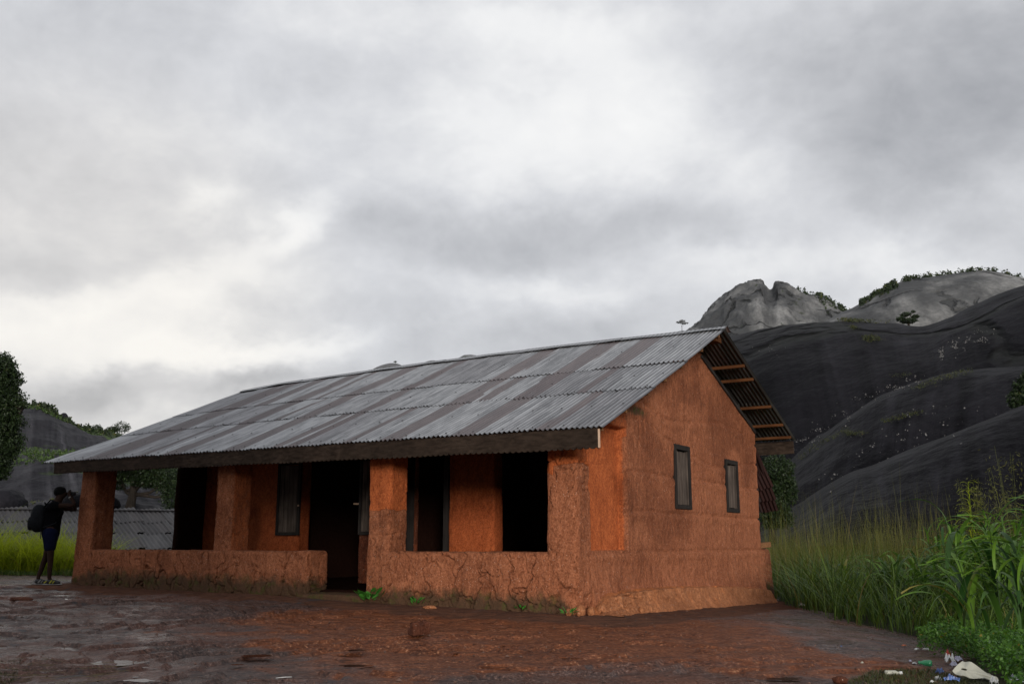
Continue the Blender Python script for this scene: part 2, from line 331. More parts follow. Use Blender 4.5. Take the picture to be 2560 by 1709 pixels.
# ================================================================ ground
PHI = math.radians(32); HX = (math.cos(PHI), -math.sin(PHI)); HY = (math.sin(PHI), math.cos(PHI)); HO = (.8246, 12.4137)
def loc2(x, y):
    dx, dy = x - HO[0], y - HO[1]; return dx * HX[0] + dy * HX[1], dx * HY[0] + dy * HY[1]
def wld(lx, ly, z=0): return Vector((HO[0] + lx * HX[0] + ly * HY[0], HO[1] + lx * HX[1] + ly * HY[1], z))
def Gm(x, y):
    x = np.asarray(x, float); y = np.asarray(y, float); lx, ly = loc2(x, y)
    h = -.15 - .0145 * np.clip(lx, -14, 12) + .03 * np.clip(ly, -14, 0)
    h = h - .027 * np.clip(ly, 0, 9) * sstep(-6, -1, lx)
    h = h - .10 * np.clip(lx - 2.2, 0, 6) * sstep(-3, 2, ly)
    left = 1 - sstep(-9, -4, lx)
    h = h - 2.9 * sstep(21.9, 28, y) * left - .25 * sstep(20, 30, y) * (1 - left)
    h = h - 2.0 * sstep(60, 140, y) - 2. * sstep(-30, -60, y)
    return h
puddle_spec = [(285, 1654, .30, .26, 1), (158, 1651, .13, .10, 1), (350, 1697, .18, .12, 1), (185, 1494, .22, .30, 1), (150, 1621, .30, .22, 1),
               (640, 1636, .17, .2, 0), (890, 1622, .12, .12, 0), (1235, 1664, .15, .1, 0), (890, 1660, .16, .14, 0), (1965, 1693, .17, .16, 0), (1420, 1640, .15, .10, 0)]
_r = random.Random(4)
for _k in range(20):
    _u = _r.choice((_r.gauss(640, 60), _r.gauss(890, 70), _r.gauss(1240, 90), _r.uniform(500, 1900), _r.gauss(330, 150))); puddle_spec.append((_u, _r.uniform(1600, 1705), _r.uniform(.04, .11), _r.uniform(.02, .06), 1 if _u < 420 else 0))
def gpt(u, v):                         # where the pixel's ray meets the ground
    r = ray(u, v); p = None; z = -.2
    for _ in range(30):
        k = (z - EYE) / r.z; z = float(Gm(r.x * k, r.y * k))
    k = (z - EYE) / r.z; return Vector((r.x * k, r.y * k, z))
PUD = []
for (u, v, a, b, s) in puddle_spec:
    a, b = (a * .55, b * .5) if s else (a * .7, b * .6); p = gpt(u, v); tt = np.linspace(0, 6.28, 24); b = b * .7; lv = float(Gm(p.x + 1.4 * a * np.cos(tt), p.y + 1.4 * b * np.sin(tt)).min()) - .003; PUD.append((p.x, p.y, a, b, float(Gm(p.x, p.y)) - .008, .10 if s else .03))
def Gd(x, y):                          # detailed height
    x = np.asarray(x, float); y = np.asarray(y, float); h = Gm(x, y)
    P = np.stack([x, y, x * 0], 1)
    near = 1 - sstep(26, 34, np.hypot(x, y)); lx, ly = loc2(x, y)
    a = fbm(P * [.35, .55, 1], 4) ; t = a * 7; st = np.floor(t) + sstep(.92, 1., t - np.floor(t))
    led = (st / 7 - a * .75) * .32
    led = led * (1 - .85 * sstep(-1.6, -.3, ly)) * (1 - .6 * sstep(.5, 3., lx + 0 * ly) * sstep(-4, 0, ly))
    d = led + .020 * fbm(P * [2.2, 3.4, 1], 4) + .011 * fbm(P * [7, 12, 1], 4, .6)
    h = h + d * near
    # the swept lip of soil before the verandah door
    h = h + .07 * np.exp(-((lx + 5.2) / 1.6) ** 2 - ((ly + .55) / .38) ** 2) * near
    for (px, py, ra, rb, lv, tl_) in PUD:
        r = np.hypot((x - px) / (ra * 1.25), (y - py) / (rb * 1.25)) ; r = r + .35 * fbm(np.stack([x * 6, y * 4, x * 0 + 3], 1), 2) if False else r
        w = 1 - sstep(.9, 1.9, r); h = h * (1 - w) + (lv - .004 + tl_ * (y - py) + .8 * (h - Gm(x, y))) * w
    hide = (lx > -10.2) & (lx < -.2) & (ly > .2) & (ly < 7.2)
    return np.where(hide, Gm(x, y) - .12, h)
def axis(lo, hi, step, far):
    a = list(np.arange(lo, hi, step)); s = step; x = hi; b = []
    while x < far: b.append(x); s *= 1.16; x += s
    s = step; x = lo; c = []
    while x > -far: s *= 1.16; x -= s; c.append(x)
    return np.array(c[::-1] + a + b)
gx = axis(-11.5, 7.5, .040, 2600); gy = axis(6.2, 20.5, .036, 2600)
GX, GY = np.meshgrid(gx, gy); nx_, ny_ = len(gx), len(gy)
GZ = Gd(GX.ravel(), GY.ravel())
idx = np.arange(nx_ * ny_).reshape(ny_, nx_)
quads = np.stack([idx[:-1, :-1], idx[:-1, 1:], idx[1:, 1:], idx[1:, :-1]], -1).reshape(-1, 4)
lxg, lyg = loc2(GX.ravel(), GY.ravel())
wob = fbm(np.stack([GX.ravel() * .5, GY.ravel() * .8, GX.ravel() * 0 + 5], 1), 4)
dd = np.hypot((lxg - .4) / 4.2, (lyg + 2.0) / 2.6) + wob * .7
red = 1 - sstep(.5, 1.25, dd)
soil = (1 - sstep(-.9, -.25, -(lyg + .95) + wob * .7 - .0)) * 0 + sstep(-1.25, -.55, lyg + wob * .5) * (1 - sstep(7.6, 8.6, lyg)) * (1 - sstep(.9, 1.7, lxg + wob * .5)) * (1 - sstep(10.4, 11.2, -lxg))
wild = sstep(22.3, 23.2, GY.ravel() + wob * 1.2)
wild = np.maximum(wild, sstep(1.9, 2.7, lxg - .16 * np.clip(lyg + 0, -6, 3) + wob * .8) * 0)
def edge_right(x, y):                  # > 0 beyond the rim of bare rock on the right
    return (x - (2.35 + (y - 9.2) * .02)) 
pe = [gpt(*q) for q in ((2330, 1700), (2420, 1640), (2330, 1600), (2190, 1568), (2060, 1535), (1965, 1512))]
pe_y = np.array([8.0] + sorted(p.y for p in pe) + [25.]); _pp = sorted(pe, key=lambda p: p.y); pe_x = np.array([_pp[0].x] + [p.x for p in _pp] + [_pp[-1].x + 1.2])
rim = GX.ravel() - np.interp(GY.ravel(), pe_y, pe_x) + wob * .35
wild = np.maximum(wild, sstep(-.15, .35, rim))
q = Mat('wet_rock_ground', .5, spec=.22); v = q.coord()
n1 = q.noise(.55, 6, q.coord((1, 1.4, 1)), .6, .5); n2 = q.noise(4.5, 6, q.coord((1, 1.8, 1)), .65, .4); n3 = q.noise(34, 5, q.coord((1, 1.6, 1)), .7); n4 = q.noise(1.6, 5, v, .6, .8)
rock = q.mix(q.ramp(n2, .32, .68), (.034, .022, .019), (.090, .056, .047))
rock = q.mix(q.ramp(n1, .40, .62), rock, (.110, .046, .030))
rock = q.mix(q.ramp(n3, .52, .66), rock, (.22, .14, .115)); rock = q.mix(q.ramp(n3, .47, .36), rock, (.022, .014, .013))
redc = q.mix(q.ramp(n2, .3, .7), (.095, .028, .011), (.19, .060, .022)); redc = q.mix(q.ramp(n3, .54, .68), redc, (.40, .19, .10)); redc = q.mix(q.ramp(n3, .46, .36), redc, (.05, .016, .008))
c = q.mix(q.ramp(q.add(q.attr('red'), q.mul(math_(q.t, 'SUBTRACT', n4, .5), .9)), .3, .62), rock, redc)
so_ = q.mix(q.ramp(n2, .3, .7), (.065, .026, .014), (.125, .050, .026))
c = q.mix(q.ramp(q.attr('soil'), .35, .65), c, so_)
c = q.mix(q.mul(q.ramp(n4, .60, .68), q.ramp(q.attr('red'), .2, .7, .9, .25)), c, (.05, .048, .052))
wc = q.mix(q.ramp(q.noise(.7, 5), .35, .65), (.020, .018, .010), (.030, .036, .012))
c = q.mix(q.ramp(q.attr('wild'), .35, .65), c, wc); q.color(c)
wet = q.ramp(n4, .38, .62, .14, .58); wet = q.mix(q.ramp(q.attr('red'), .2, .8, 0, .55), wet, (.7, .7, .7)); ru = q.mix(q.ramp(q.attr('soil'), .3, .7), wet, (1., 1., 1.)); ru = q.mix(q.ramp(q.attr('wild'), .3, .6), ru, (.95, .95, .95)); q.rough(ru)
q.bump(q.noise(3.2, 5, q.coord((.8, 2.6, 1)), .6, .5), .10, .9); q.bump(n2, .045, .9); q.bump(n3, .014, 1.); q.bump(q.noise(120, 3), .003, .8)
M['ground'] = q.m
ground = link('ground', mesh_np('ground', np.stack([GX.ravel(), GY.ravel(), GZ], 1), quads, True, dict(red=red, soil=soil, wild=wild)), M['ground'])
tag(ground, kind='structure')
q = Mat('rain_water', .12, spec=.5); q.color((.05, .022, .014)); q.bump(q.noise(7, 2), .004, .25); M['water'] = q.m
for (px, py, ra, rb, lv, tl_) in PUD:
    k = 64; vs = [(0, 0, 0)]
    ph = random.random() * 50
    for j in range(k):
        t = 2 * math.pi * j / k; r = 1.15 + .9 * float(fbm(np.array([[math.cos(t) * 1.4 + ph, math.sin(t) * 1.4, ph]]), 4)[0]); r = max(.35, r)
        vs.append((ra * r * math.cos(t), rb * r * math.sin(t), 0))
    o = link('puddle', mesh_np('puddle', vs, [(0, 1 + j, 1 + (j + 1) % k) for j in range(k)]), M['water'], loc=(px, py, lv), rot=(math.atan(tl_), 0, 0))
    tag(o, kind='structure')
# ================================================================ rock hills
def crom(pts, n):
    pts = [Vector(p) for p in pts]; P = [pts[0] * 2 - pts[1]] + pts + [pts[-1] * 2 - pts[-2]]; out = []
    seg = len(pts) - 1
    for i in range(n):
        t = i / (n - 1) * seg; k = min(int(t), seg - 1); f = t - k; a, b, c, d = P[k:k + 4]
        out.append(.5 * ((2 * b) + (c - a) * f + (2 * a - 5 * b + 4 * c - d) * f * f + (3 * b - a - 3 * c + d) * f ** 3))
    return np.array(out)
SLABS = {}
def hill(name, crest, foot, mat, n=220, m=70, back=.25, prof=3.2, lin=.22, amp=.006, freq=9., lump=.0, vegf=None, seed=0, kind='structure'):
    """crest and foot: (u, v, distance) of the photograph; a convex slope between them and a gentle back behind the crest"""
    cr = crom([at(*c) for c in crest], n); ft = crom([at(*c) for c in foot], n)
    D = np.median(np.hypot(cr[:, 0], cr[:, 1]))
    rows = []; vv = []
    for j in range(m + 1):
        a = j / m; xy = cr * (1 - a) + ft * a; z = ft[:, 2] + (cr[:, 2] - ft[:, 2]) * (1 - a ** prof * (1 - lin) - a * lin)
        p = xy.copy(); p[:, 2] = z; rows.append(p); vv.append(a)
    bk = []
    for j in range(1, 13):
        a = j / 12; p = cr + np.array([0, 1, 0]) * D * back * a; p[:, 2] = cr[:, 2] - (cr[:, 2] + 6) * a ** 1.8; bk.append(p)
    rows = bk[::-1] + rows; vv = [-j / 12 * .3 for j in range(12, 0, -1)] + vv
    P = np.array(rows); R, Cn = P.shape[:2]
    uvs = np.stack(np.meshgrid(np.linspace(0, 1, Cn), np.array(vv)), -1)
    for _ in range(6):
        X_ = P[12:, :, :]; rt = (X_[..., 2] - EYE) / X_[..., 1]; am = rt.argmax(0); jj = np.arange(Cn); tg = (cr[:, 2] - EYE) / cr[:, 1]
        zz = X_[am, jj, 2]; yy = X_[am, jj, 1]; k_ = (tg * yy + EYE - ft[:, 2]) / np.maximum(zz - ft[:, 2], .01); k_ = np.clip(k_, .3, 1.5)
        P[..., 2] = ft[:, 2][None] + (P[..., 2] - ft[:, 2][None]) * k_[None]
    # normal-ish displacement
    dU = np.gradient(P, axis=1); dV = np.gradient(P, axis=0); Nn = np.cross(dU, dV); Nn /= np.linalg.norm(Nn, axis=2)[..., None] + 1e-9
    Nn *= np.sign((Nn * np.array([0, -1, .5])).sum(2))[..., None]
    Q = P.reshape(-1, 3) / D * freq + seed * 7.7
    d = fbm(Q, 5, .52) * amp * D * 1.0
    if lump: d = d + (np.abs(fbm(Q * 1.7 + 9, 3)) ** .7) * -lump * D
    w = np.repeat(np.clip((np.array(vv) + .30) / .3, .3, 1), Cn)
    P2 = P.reshape(-1, 3) + Nn.reshape(-1, 3) * (d * w)[:, None]
    idx = np.arange(R * Cn).reshape(R, Cn); qd = np.stack([idx[:-1, :-1], idx[1:, :-1], idx[1:, 1:], idx[:-1, 1:]], -1).reshape(-1, 4)
    at_ = {}
    if vegf is not None: at_['veg'] = vegf(uvs[..., 0].ravel(), uvs[..., 1].ravel(), P2)
    me = mesh_np(name, P2, qd, True, at_, uvs.reshape(-1, 2))
    o = link(name, me, mat); tag(o, kind='structure'); SLABS[name] = (P2.reshape(R, Cn, 3), np.array(vv)); return o
M['slab'] = granite('black_granite', (.0030, .0028, .0040), (.014, .0135, .017), joints=.028, uvs=(46, 1.6))
M['dome'] = granite('grey_granite', (.065, .067, .069), (.27, .27, .265), joints=.045, uvs=(9, 5), veg=((.02, .03, .012), (.04, .05, .018)))
M['hillrock'] = granite('hill_granite', (.014, .0135, .017), (.045, .044, .050), uvs=(50, 3), veg=((.022, .045, .010), (.060, .095, .018)))
M['farhill'] = granite('misty_granite', (.13, .13, .135), (.20, .20, .205), uvs=(30, 2), veg=((.02, .03, .012), (.04, .05, .018)))  # paler rock: the mist over the far hills is in the colour
hill('slab_hill', [(1500, 930, 190), (1690, 880, 190), (1828, 840, 185), (1890, 822, 185), (1950, 811, 185), (2010, 804, 185), (2080, 800, 185), (2150, 803, 180), (2225, 806, 175), (2290, 812, 170), (2335, 795, 165), (2400, 760, 160), (2480, 722, 155), (2560, 694, 150), (2700, 640, 145), (2900, 600, 140), (3200, 590, 140), (3600, 640, 135), (4200, 800, 130)],
     [(1500, 1210, 110), (1800, 1210, 105), (1985, 1180, 100), (2121, 1085, 100), (2212, 1020, 100), (2300, 985, 100), (2395, 950, 98), (2560, 925, 95), (2750, 900, 90), (2900, 880, 85), (3400, 900, 80), (4200, 1000, 75)], M['slab'], 380, 110, amp=.011, freq=5, seed=1)
hill('middle_slab', [(1700, 1330, 78), (1900, 1235, 78), (1982, 1158, 78), (2050, 1098, 78), (2121, 1052, 78), (2212, 994, 78), (2300, 958, 76), (2395, 932, 74), (2480, 918, 72), (2560, 908, 70), (2750, 890, 68), (3000, 880, 66), (3500, 960, 60), (4000, 1100, 58)],
     [(1700, 1350, 60), (1900, 1345, 56), (2010, 1300, 56), (2080, 1245, 56), (2194, 1190, 56), (2322, 1140, 56), (2560, 1050, 54), (2800, 980, 52), (3300, 1000, 50), (4000, 1200, 48)], M['slab'], 300, 80, amp=.013, freq=5, seed=2)
hill('near_slab', [(1840, 1360, 46), (1940, 1320, 46), (1975, 1285, 46), (2010, 1256, 46), (2080, 1210, 46), (2140, 1178, 46), (2194, 1160, 45), (2322, 1110, 44), (2440, 1062, 43), (2560, 1014, 42), (2750, 950, 41), (3000, 920, 40), (3500, 1000, 38), (3900, 1200, 36)],
     [(1840, 1380, 36), (1975, 1365, 34), (2060, 1362, 33), (2200, 1362, 32), (2400, 1362, 31), (2700, 1362, 30), (3200, 1362, 28), (3900, 1362, 26)], M['slab'], 260, 80, prof=3., lin=.2, amp=.010, freq=4, seed=3)
hill('far_peak', [(1560, 960, 520), (1640, 915, 520), (1700, 862, 520), (1742, 812, 520), (1765, 783, 520), (1790, 755, 520), (1830, 722, 520), (1880, 703, 520), (1908, 703, 520), (1925, 722, 520), (1935, 706, 520), (1950, 701, 520), (1962, 708, 520), (1975, 720, 520), (1990, 733, 520), (2040, 747, 520), (2070, 770, 520), (2095, 788, 520), (2140, 830, 520), (2300, 900, 520)],
     [(1560, 1000, 430), (1740, 1000, 420), (1900, 1000, 400), (2000, 1000, 400), (2150, 1000, 410), (2300, 1000, 430)], M['dome'], 260, 90, amp=.006, freq=22, lump=.007, seed=4,
     vegf=lambda u, v, p: .0 + .9 * sstep(.74, .84, u - v * .25) + .35 * (np.abs(fbm(np.stack([u * 9, v * 6, u * 0], 1), 3)) < .035))
hill('right_dome', [(1980, 860, 330), (2040, 822, 330), (2090, 790, 330), (2140, 765, 330), (2190, 735, 330), (2230, 706, 330), (2260, 695, 330), (2330, 688, 330), (2420, 680, 330), (2500, 688, 330), (2560, 698, 330), (2700, 720, 330), (2900, 800, 330)],
     [(1980, 950, 270), (2090, 950, 270), (2300, 950, 260), (2500, 950, 260), (2700, 950, 260), (2900, 950, 260)], M['dome'], 240, 70, amp=.006, freq=10, seed=5,
     vegf=lambda u, v, p: .75 * sstep(.22, .32, u) * (1 - sstep(.36, .50, u)) * (1 - sstep(.02, .2, v)) + .3 * sstep(.45, .6, u))
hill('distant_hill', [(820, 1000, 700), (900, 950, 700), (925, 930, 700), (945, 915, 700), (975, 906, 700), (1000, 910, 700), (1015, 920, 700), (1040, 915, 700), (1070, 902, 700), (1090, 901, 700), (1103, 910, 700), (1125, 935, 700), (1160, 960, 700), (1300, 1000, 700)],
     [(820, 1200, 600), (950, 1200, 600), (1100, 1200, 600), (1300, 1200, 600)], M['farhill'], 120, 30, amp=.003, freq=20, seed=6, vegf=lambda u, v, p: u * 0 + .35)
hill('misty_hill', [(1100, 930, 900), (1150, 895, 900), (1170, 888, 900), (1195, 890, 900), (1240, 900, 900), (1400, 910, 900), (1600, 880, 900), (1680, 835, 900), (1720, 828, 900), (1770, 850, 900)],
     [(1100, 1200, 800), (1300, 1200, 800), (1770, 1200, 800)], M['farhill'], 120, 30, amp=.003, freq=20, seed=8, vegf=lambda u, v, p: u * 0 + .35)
hill('left_hill', [(-700, 900, 300), (-400, 930, 300), (-150, 960, 300), (0, 1000, 300), (60, 1012, 300), (80, 1016, 300), (110, 1026, 300), (135, 1043, 300), (150, 1058, 300), (170, 1073, 300), (190, 1082, 300), (215, 1088, 300), (250, 1098, 300), (300, 1108, 300), (400, 1140, 300), (600, 1190, 300), (800, 1260, 300)],
     [(-700, 1220, 190), (0, 1220, 190), (200, 1220, 190), (450, 1230, 190), (800, 1290, 190)], M['hillrock'], 320, 100, amp=.007, freq=12, lump=.004, seed=9,
     vegf=lambda u, v, p: .15 + .95 * sstep(.58, .62, u - .05 * v) * (1 - sstep(.5, .7, v) * .5) + .8 * sstep(.30, .36, v) * (1 - sstep(.42, .5, v)))
hill('left_slab', [(-700, 1090, 150), (-300, 1110, 150), (0, 1128, 150), (60, 1124, 150), (130, 1125, 150), (220, 1135, 150), (300, 1160, 150), (450, 1185, 150), (700, 1250, 150), (1100, 1290, 150)],
     [(-700, 1300, 100), (0, 1290, 90), (250, 1290, 90), (700, 1330, 90), (1100, 1340, 90)], M['hillrock'], 260, 80, amp=.010, freq=9, lump=.006, seed=10,
     vegf=lambda u, v, p: -.1 + .75 * sstep(.0, .06, v) * (1 - sstep(.10, .2, v)) * .8 + .55 * sstep(.55, .62, v) * (1 - sstep(.8, .9, v)))
hill('left_rocks', [(-700, 1200, 70), (-300, 1235, 70), (-60, 1262, 70), (10, 1240, 70), (40, 1262, 70), (80, 1245, 70), (140, 1240, 70), (200, 1225, 70), (260, 1220, 70), (330, 1235, 70), (400, 1218, 70), (480, 1225, 70), (700, 1270, 70), (1100, 1310, 70)],
     [(-700, 1340, 50), (0, 1335, 48), (250, 1335, 48), (700, 1350, 48), (1100, 1350, 48)], M['hillrock'], 240, 60, prof=2.2, amp=.010, freq=8, lump=.01, seed=12,
     vegf=lambda u, v, p: .12 + 0 * u)
# pinnacle on the left hill
def boulder(name, c, r, mat, seed, parent=None, n=28, amp=.18, freq=1.4, flat=0):
    th, ph = np.meshgrid(np.linspace(0, 2 * math.pi, n, endpoint=False), np.linspace(.0, math.pi, n // 2 + 1))
    d = np.stack([np.sin(ph) * np.cos(th), np.sin(ph) * np.sin(th), np.cos(ph)], -1).reshape(-1, 3)
    k = np.power(np.abs(d), .8) * np.sign(d); k /= np.linalg.norm(k, axis=1)[:, None] ** .6
    P = k * (1 + amp * fbm(d * freq + seed, 4))[:, None] * np.array(r)
    if flat: P[:, 2] = np.maximum(P[:, 2], -r[2] * flat)
    R = n // 2 + 1; idx = np.arange(R * n).reshape(R, n); nx2 = np.roll(idx, -1, 1)
    qd = np.stack([idx[:-1], idx[1:], nx2[1:], nx2[:-1]], -1).reshape(-1, 4)
    return link(name, mesh_np(name, P, qd, True, dict(veg=np.zeros(len(P)), orange=np.zeros(len(P)), damp_shade=np.zeros(len(P)))), mat, parent, loc=c)
b = boulder('rock_pinnacle', at(158, 1055, 290), (1.4, 1.5, 3.0), M['hillrock'], 3, amp=.12); tag(b, 'upright rock pinnacle standing on the shoulder of the left hill', 'rock')
b = boulder('boulder', at(5, 1262, 46), (1.05, 1.2, .75), M['hillrock'], 5); tag(b, 'rounded grey boulder at the left edge behind the low metal roof', 'boulder', 'rounded rocks behind the low hut')
b = boulder('boulder', at(225, 1262, 52), (1.5, 1.4, .75), M['slab'], 8); tag(b, 'dark rounded boulder behind the hut roof beside the verandah end pillar', 'boulder', 'rounded rocks behind the low hut')
b = boulder('rock_slab', at(2040, 843, 168), (2.9, 2.4, .45), M['dome'], 11, amp=.3); b.rotation_euler = (.3, .05, .3); tag(b, 'cracked flat grey rock lying high on the black slab hill', 'rock')
b = boulder('rock_slab', at(2153, 830, 168), (1.1, 1., .2), M['dome'], 13, amp=.3); tag(b, 'small thin pale rock near the crest of the black slab hill', 'rock')
# ================================================================ foliage helpers
def blades(roots, h, w, lean, az, segs=5, droop=1.6, wp=.5):
    """arching grass blades; all arguments arrays; returns verts, quads"""
    n = len(roots); roots = np.asarray(roots, float); t = np.linspace(0, 1, segs + 1)
    dirx, diry = np.cos(az), np.sin(az)
    out = (t[None] ** droop) * (lean * h)[:, None]; up = (t[None] - .42 * (lean[:, None] * .9) * t[None] ** (droop + .8)) * h[:, None]
    cx = roots[:, 0:1] + dirx[:, None] * out; cy = roots[:, 1:2] + diry[:, None] * out; cz = roots[:, 2:3] + up
    wd = w[:, None] * (np.clip((1 - t) , 0, 1)[None] ** wp) * (.55 + .45 * np.sin(np.pi * np.clip(t + .15, 0, 1)))[None]
    tw = az + np.pi / 2; sx, sy = np.cos(tw)[:, None] * wd / 2, np.sin(tw)[:, None] * wd / 2
    V = np.stack([np.stack([cx - sx, cy - sy, cz], -1), np.stack([cx + sx, cy + sy, cz], -1)], 2).reshape(n, -1, 3)
    k = 2 * (segs + 1); f = np.array([(2 * i, 2 * i + 1, 2 * i + 3, 2 * i + 2) for i in range(segs)])
    Fq = (np.arange(n)[:, None, None] * k + f[None]).reshape(-1, 4)
    return V.reshape(-1, 3), Fq, k
def grass_obj(name, roots, hlo, hhi, w, mat, lean=(.15, .7), segs=5, label=None, cat=None, parent=None, kind='stuff', seed=0, azc=None, azs=9, wp=.5, group=None):
    R_ = np.random.RandomState(seed); n = len(roots)
    h = R_.uniform(hlo, hhi, n) * (R_.rand(n) ** .35 * .5 + .5) * (1 + .55 * fbm(np.asarray(roots) * [1.1, .7, 0] + seed, 3)); az = R_.rand(n) * 2 * np.pi if azc is None else azc + R_.normal(0, azs, n)
    V, Fq, k = blades(roots, h, w * R_.uniform(.6, 1.3, n), R_.uniform(*lean, n), az, segs, wp=wp)
    me = mesh_np(name, V, Fq, True, dict(rnd=np.repeat(R_.rand(n), k)))
    o = link(name, me, mat, parent); tag(o, label, cat, group, kind); return o
def scatter_poly(pix, n, seed=0, jitter=0.):
    """points on the ground inside a polygon given by pixels on the ground"""
    P = [gpt(*p) for p in pix]; R_ = np.random.RandomState(seed)
    return scatter_w([(p.x, p.y) for p in P], n, R_)
def inpoly(x, y, poly):
    c = np.zeros(len(x), bool); j = len(poly) - 1
    for i in range(len(poly)):
        xi, yi = poly[i]; xj, yj = poly[j]
        c ^= ((yi > y) != (yj > y)) & (x < (xj - xi) * (y - yi) / ((yj - yi) + 1e-12) + xi); j = i
    return c
def scatter_w(poly, n, R_):
    a = np.array(poly); lo, hi = a.min(0), a.max(0); out = np.zeros((0, 2))
    while len(out) < n:
        p = R_.rand(n * 2, 2) * (hi - lo) + lo; out = np.concatenate([out, p[inpoly(p[:, 0], p[:, 1], poly)]])
    out = out[:n]; z = Gm(out[:, 0], out[:, 1]) - .02
    return np.column_stack([out, z])
def leaves(C, size, R_, up=.4, ratio=1.9):
    """random leaf quads (folded diamonds) at centres C"""
    n = len(C); a = R_.normal(size=(n, 3)); a /= np.linalg.norm(a, axis=1)[:, None]
    nrm = R_.normal(size=(n, 3)); nrm[:, 2] = np.abs(nrm[:, 2]) + up; b = np.cross(a, nrm); b /= np.linalg.norm(b, axis=1)[:, None]
    s = (size * R_.uniform(.6, 1.35, n))[:, None] if np.isscalar(size) else (size * R_.uniform(.6, 1.35, n))[:, None]
    V = np.stack([C - a * s * .5, C + b * s * .5 / ratio, C + a * s * .5, C - b * s * .5 / ratio], 1).reshape(-1, 3)
    return V, np.arange(4 * n).reshape(n, 4)
def crown_pts(blobs, n, R_, shell=.45):
    vol = np.array([b[3] * b[4] * b[5] for b in blobs]) ** .75; vol /= vol.sum(); out = []
    for b, f in zip(blobs, vol):
        k = max(4, int(n * f)); d = R_.normal(size=(k, 3)); d /= np.linalg.norm(d, axis=1)[:, None]
        r = R_.rand(k) ** .33; r = shell + (1 - shell) * r; r = r * (1 + .85 * fbm(d * 3.0 + b[0] * .37 + b[2], 4))
        out.append(d * r[:, None] * np.array(b[3:6]) + np.array(b[:3]))
    return np.concatenate(out)
def tree(name, base, height, blobs, nleaf, leaf, label, cat='tree', mat='tree', trunk_r=.12, seed=0, group=None, limbs=5, lean=(0, 0)):
    R_ = np.random.RandomState(seed); rnd = random.Random(seed)
    t = empty(name, base); tag(t, label, cat, group)
    m = MB(); top = Vector((lean[0] * height, lean[1] * height, height * .55))
    pts = [Vector((0, 0, -.3)), top * .33 + Vector((rnd.uniform(-.1, .1), 0, 0)) * height * .3, top * .66, top]
    m.tube(pts, [trunk_r * 1.3, trunk_r, trunk_r * .8, trunk_r * .6], 8); m.build('trunk', M['bark'], t, True)
    lm = MB()
    for b in blobs[:max(limbs, len(blobs))]:
        e = Vector(b[:3]); s = top * rnd.uniform(.55, .95); mid = (s + e) / 2 + Vector((0, 0, -.08 * height)) * rnd.random()
        lm.tube([s, mid, e], [trunk_r * .45, trunk_r * .3, trunk_r * .12], 5)
        for _ in range(3):
            e2 = e + Vector((rnd.uniform(-1, 1) * b[3], rnd.uniform(-1, 1) * b[4], rnd.uniform(-.4, .8) * b[5])) * .8
            lm.tube([mid.lerp(e, .5), e2], [trunk_r * .16, trunk_r * .06], 4)
    lm.build('limbs', M['bark'], t, True)
    C = crown_pts(blobs, nleaf, R_); V, Fq = leaves(C, leaf, R_)
    link('crown', mesh_np('crown', V, Fq, False, dict(rnd=np.repeat(R_.rand(len(C)), 4))), M[mat], t)
    return t
# ================================================================ the mud house
house = empty('mud_house', (HO[0], HO[1], 0), -PHI)
tag(house, 'long red mud house with rusty corrugated metal roof and open front verandah', 'house')
def slope_front(x): return 2.11 + (.6 - x) * .0045
def ridge_z(x): return float(np.interp(x, [-10.92, -9.55, -7.3, -4.2, -1.7, .65], [4.08, 4.155, 4.20, 4.235, 4.23, 4.215]))
EY, RY, BY, BZ = -.50, 4.15, 8.05, 2.71
def roof_pt(x, y):
    if y <= RY: f = (y - EY) / (RY - EY); return Vector((x, y, slope_front(x) * (1 - f) + ridge_z(x) * f - .03 * math.sin(math.pi * f)))
    f = (y - RY) / (BY - RY); return Vector((x, y, ridge_z(x) * (1 - f) + BZ * f))
def mud_disp(P, nrm, cracks, front_n=None):
    d = .022 * fbm(P * 1.6, 4) + .009 * fbm(P * [7, 7, 3.5], 4)
    if cracks:
        u = P[:, 0] + P[:, 1] * .9; w = fbm(P * 3.1, 3)
        for k, (sx, sz, dep, wid) in enumerate([(3.0, 1.15, .060, .050), (6.5, 2.8, .020, .070)]):
            e = voro2(u * sx + w * .8 + 40, P[:, 2] * sz + fbm(P * 4.3 + 5, 3) * .35 + 40, k * 31)
            gate = sstep(-.08, .12, fbm(P * [1.6, 1.6, 1.0] + k * 9, 3) + (.10 if k else .16))
            d = d - cracks * dep * (1 - sstep(0, wid, e)) * gate
    return d
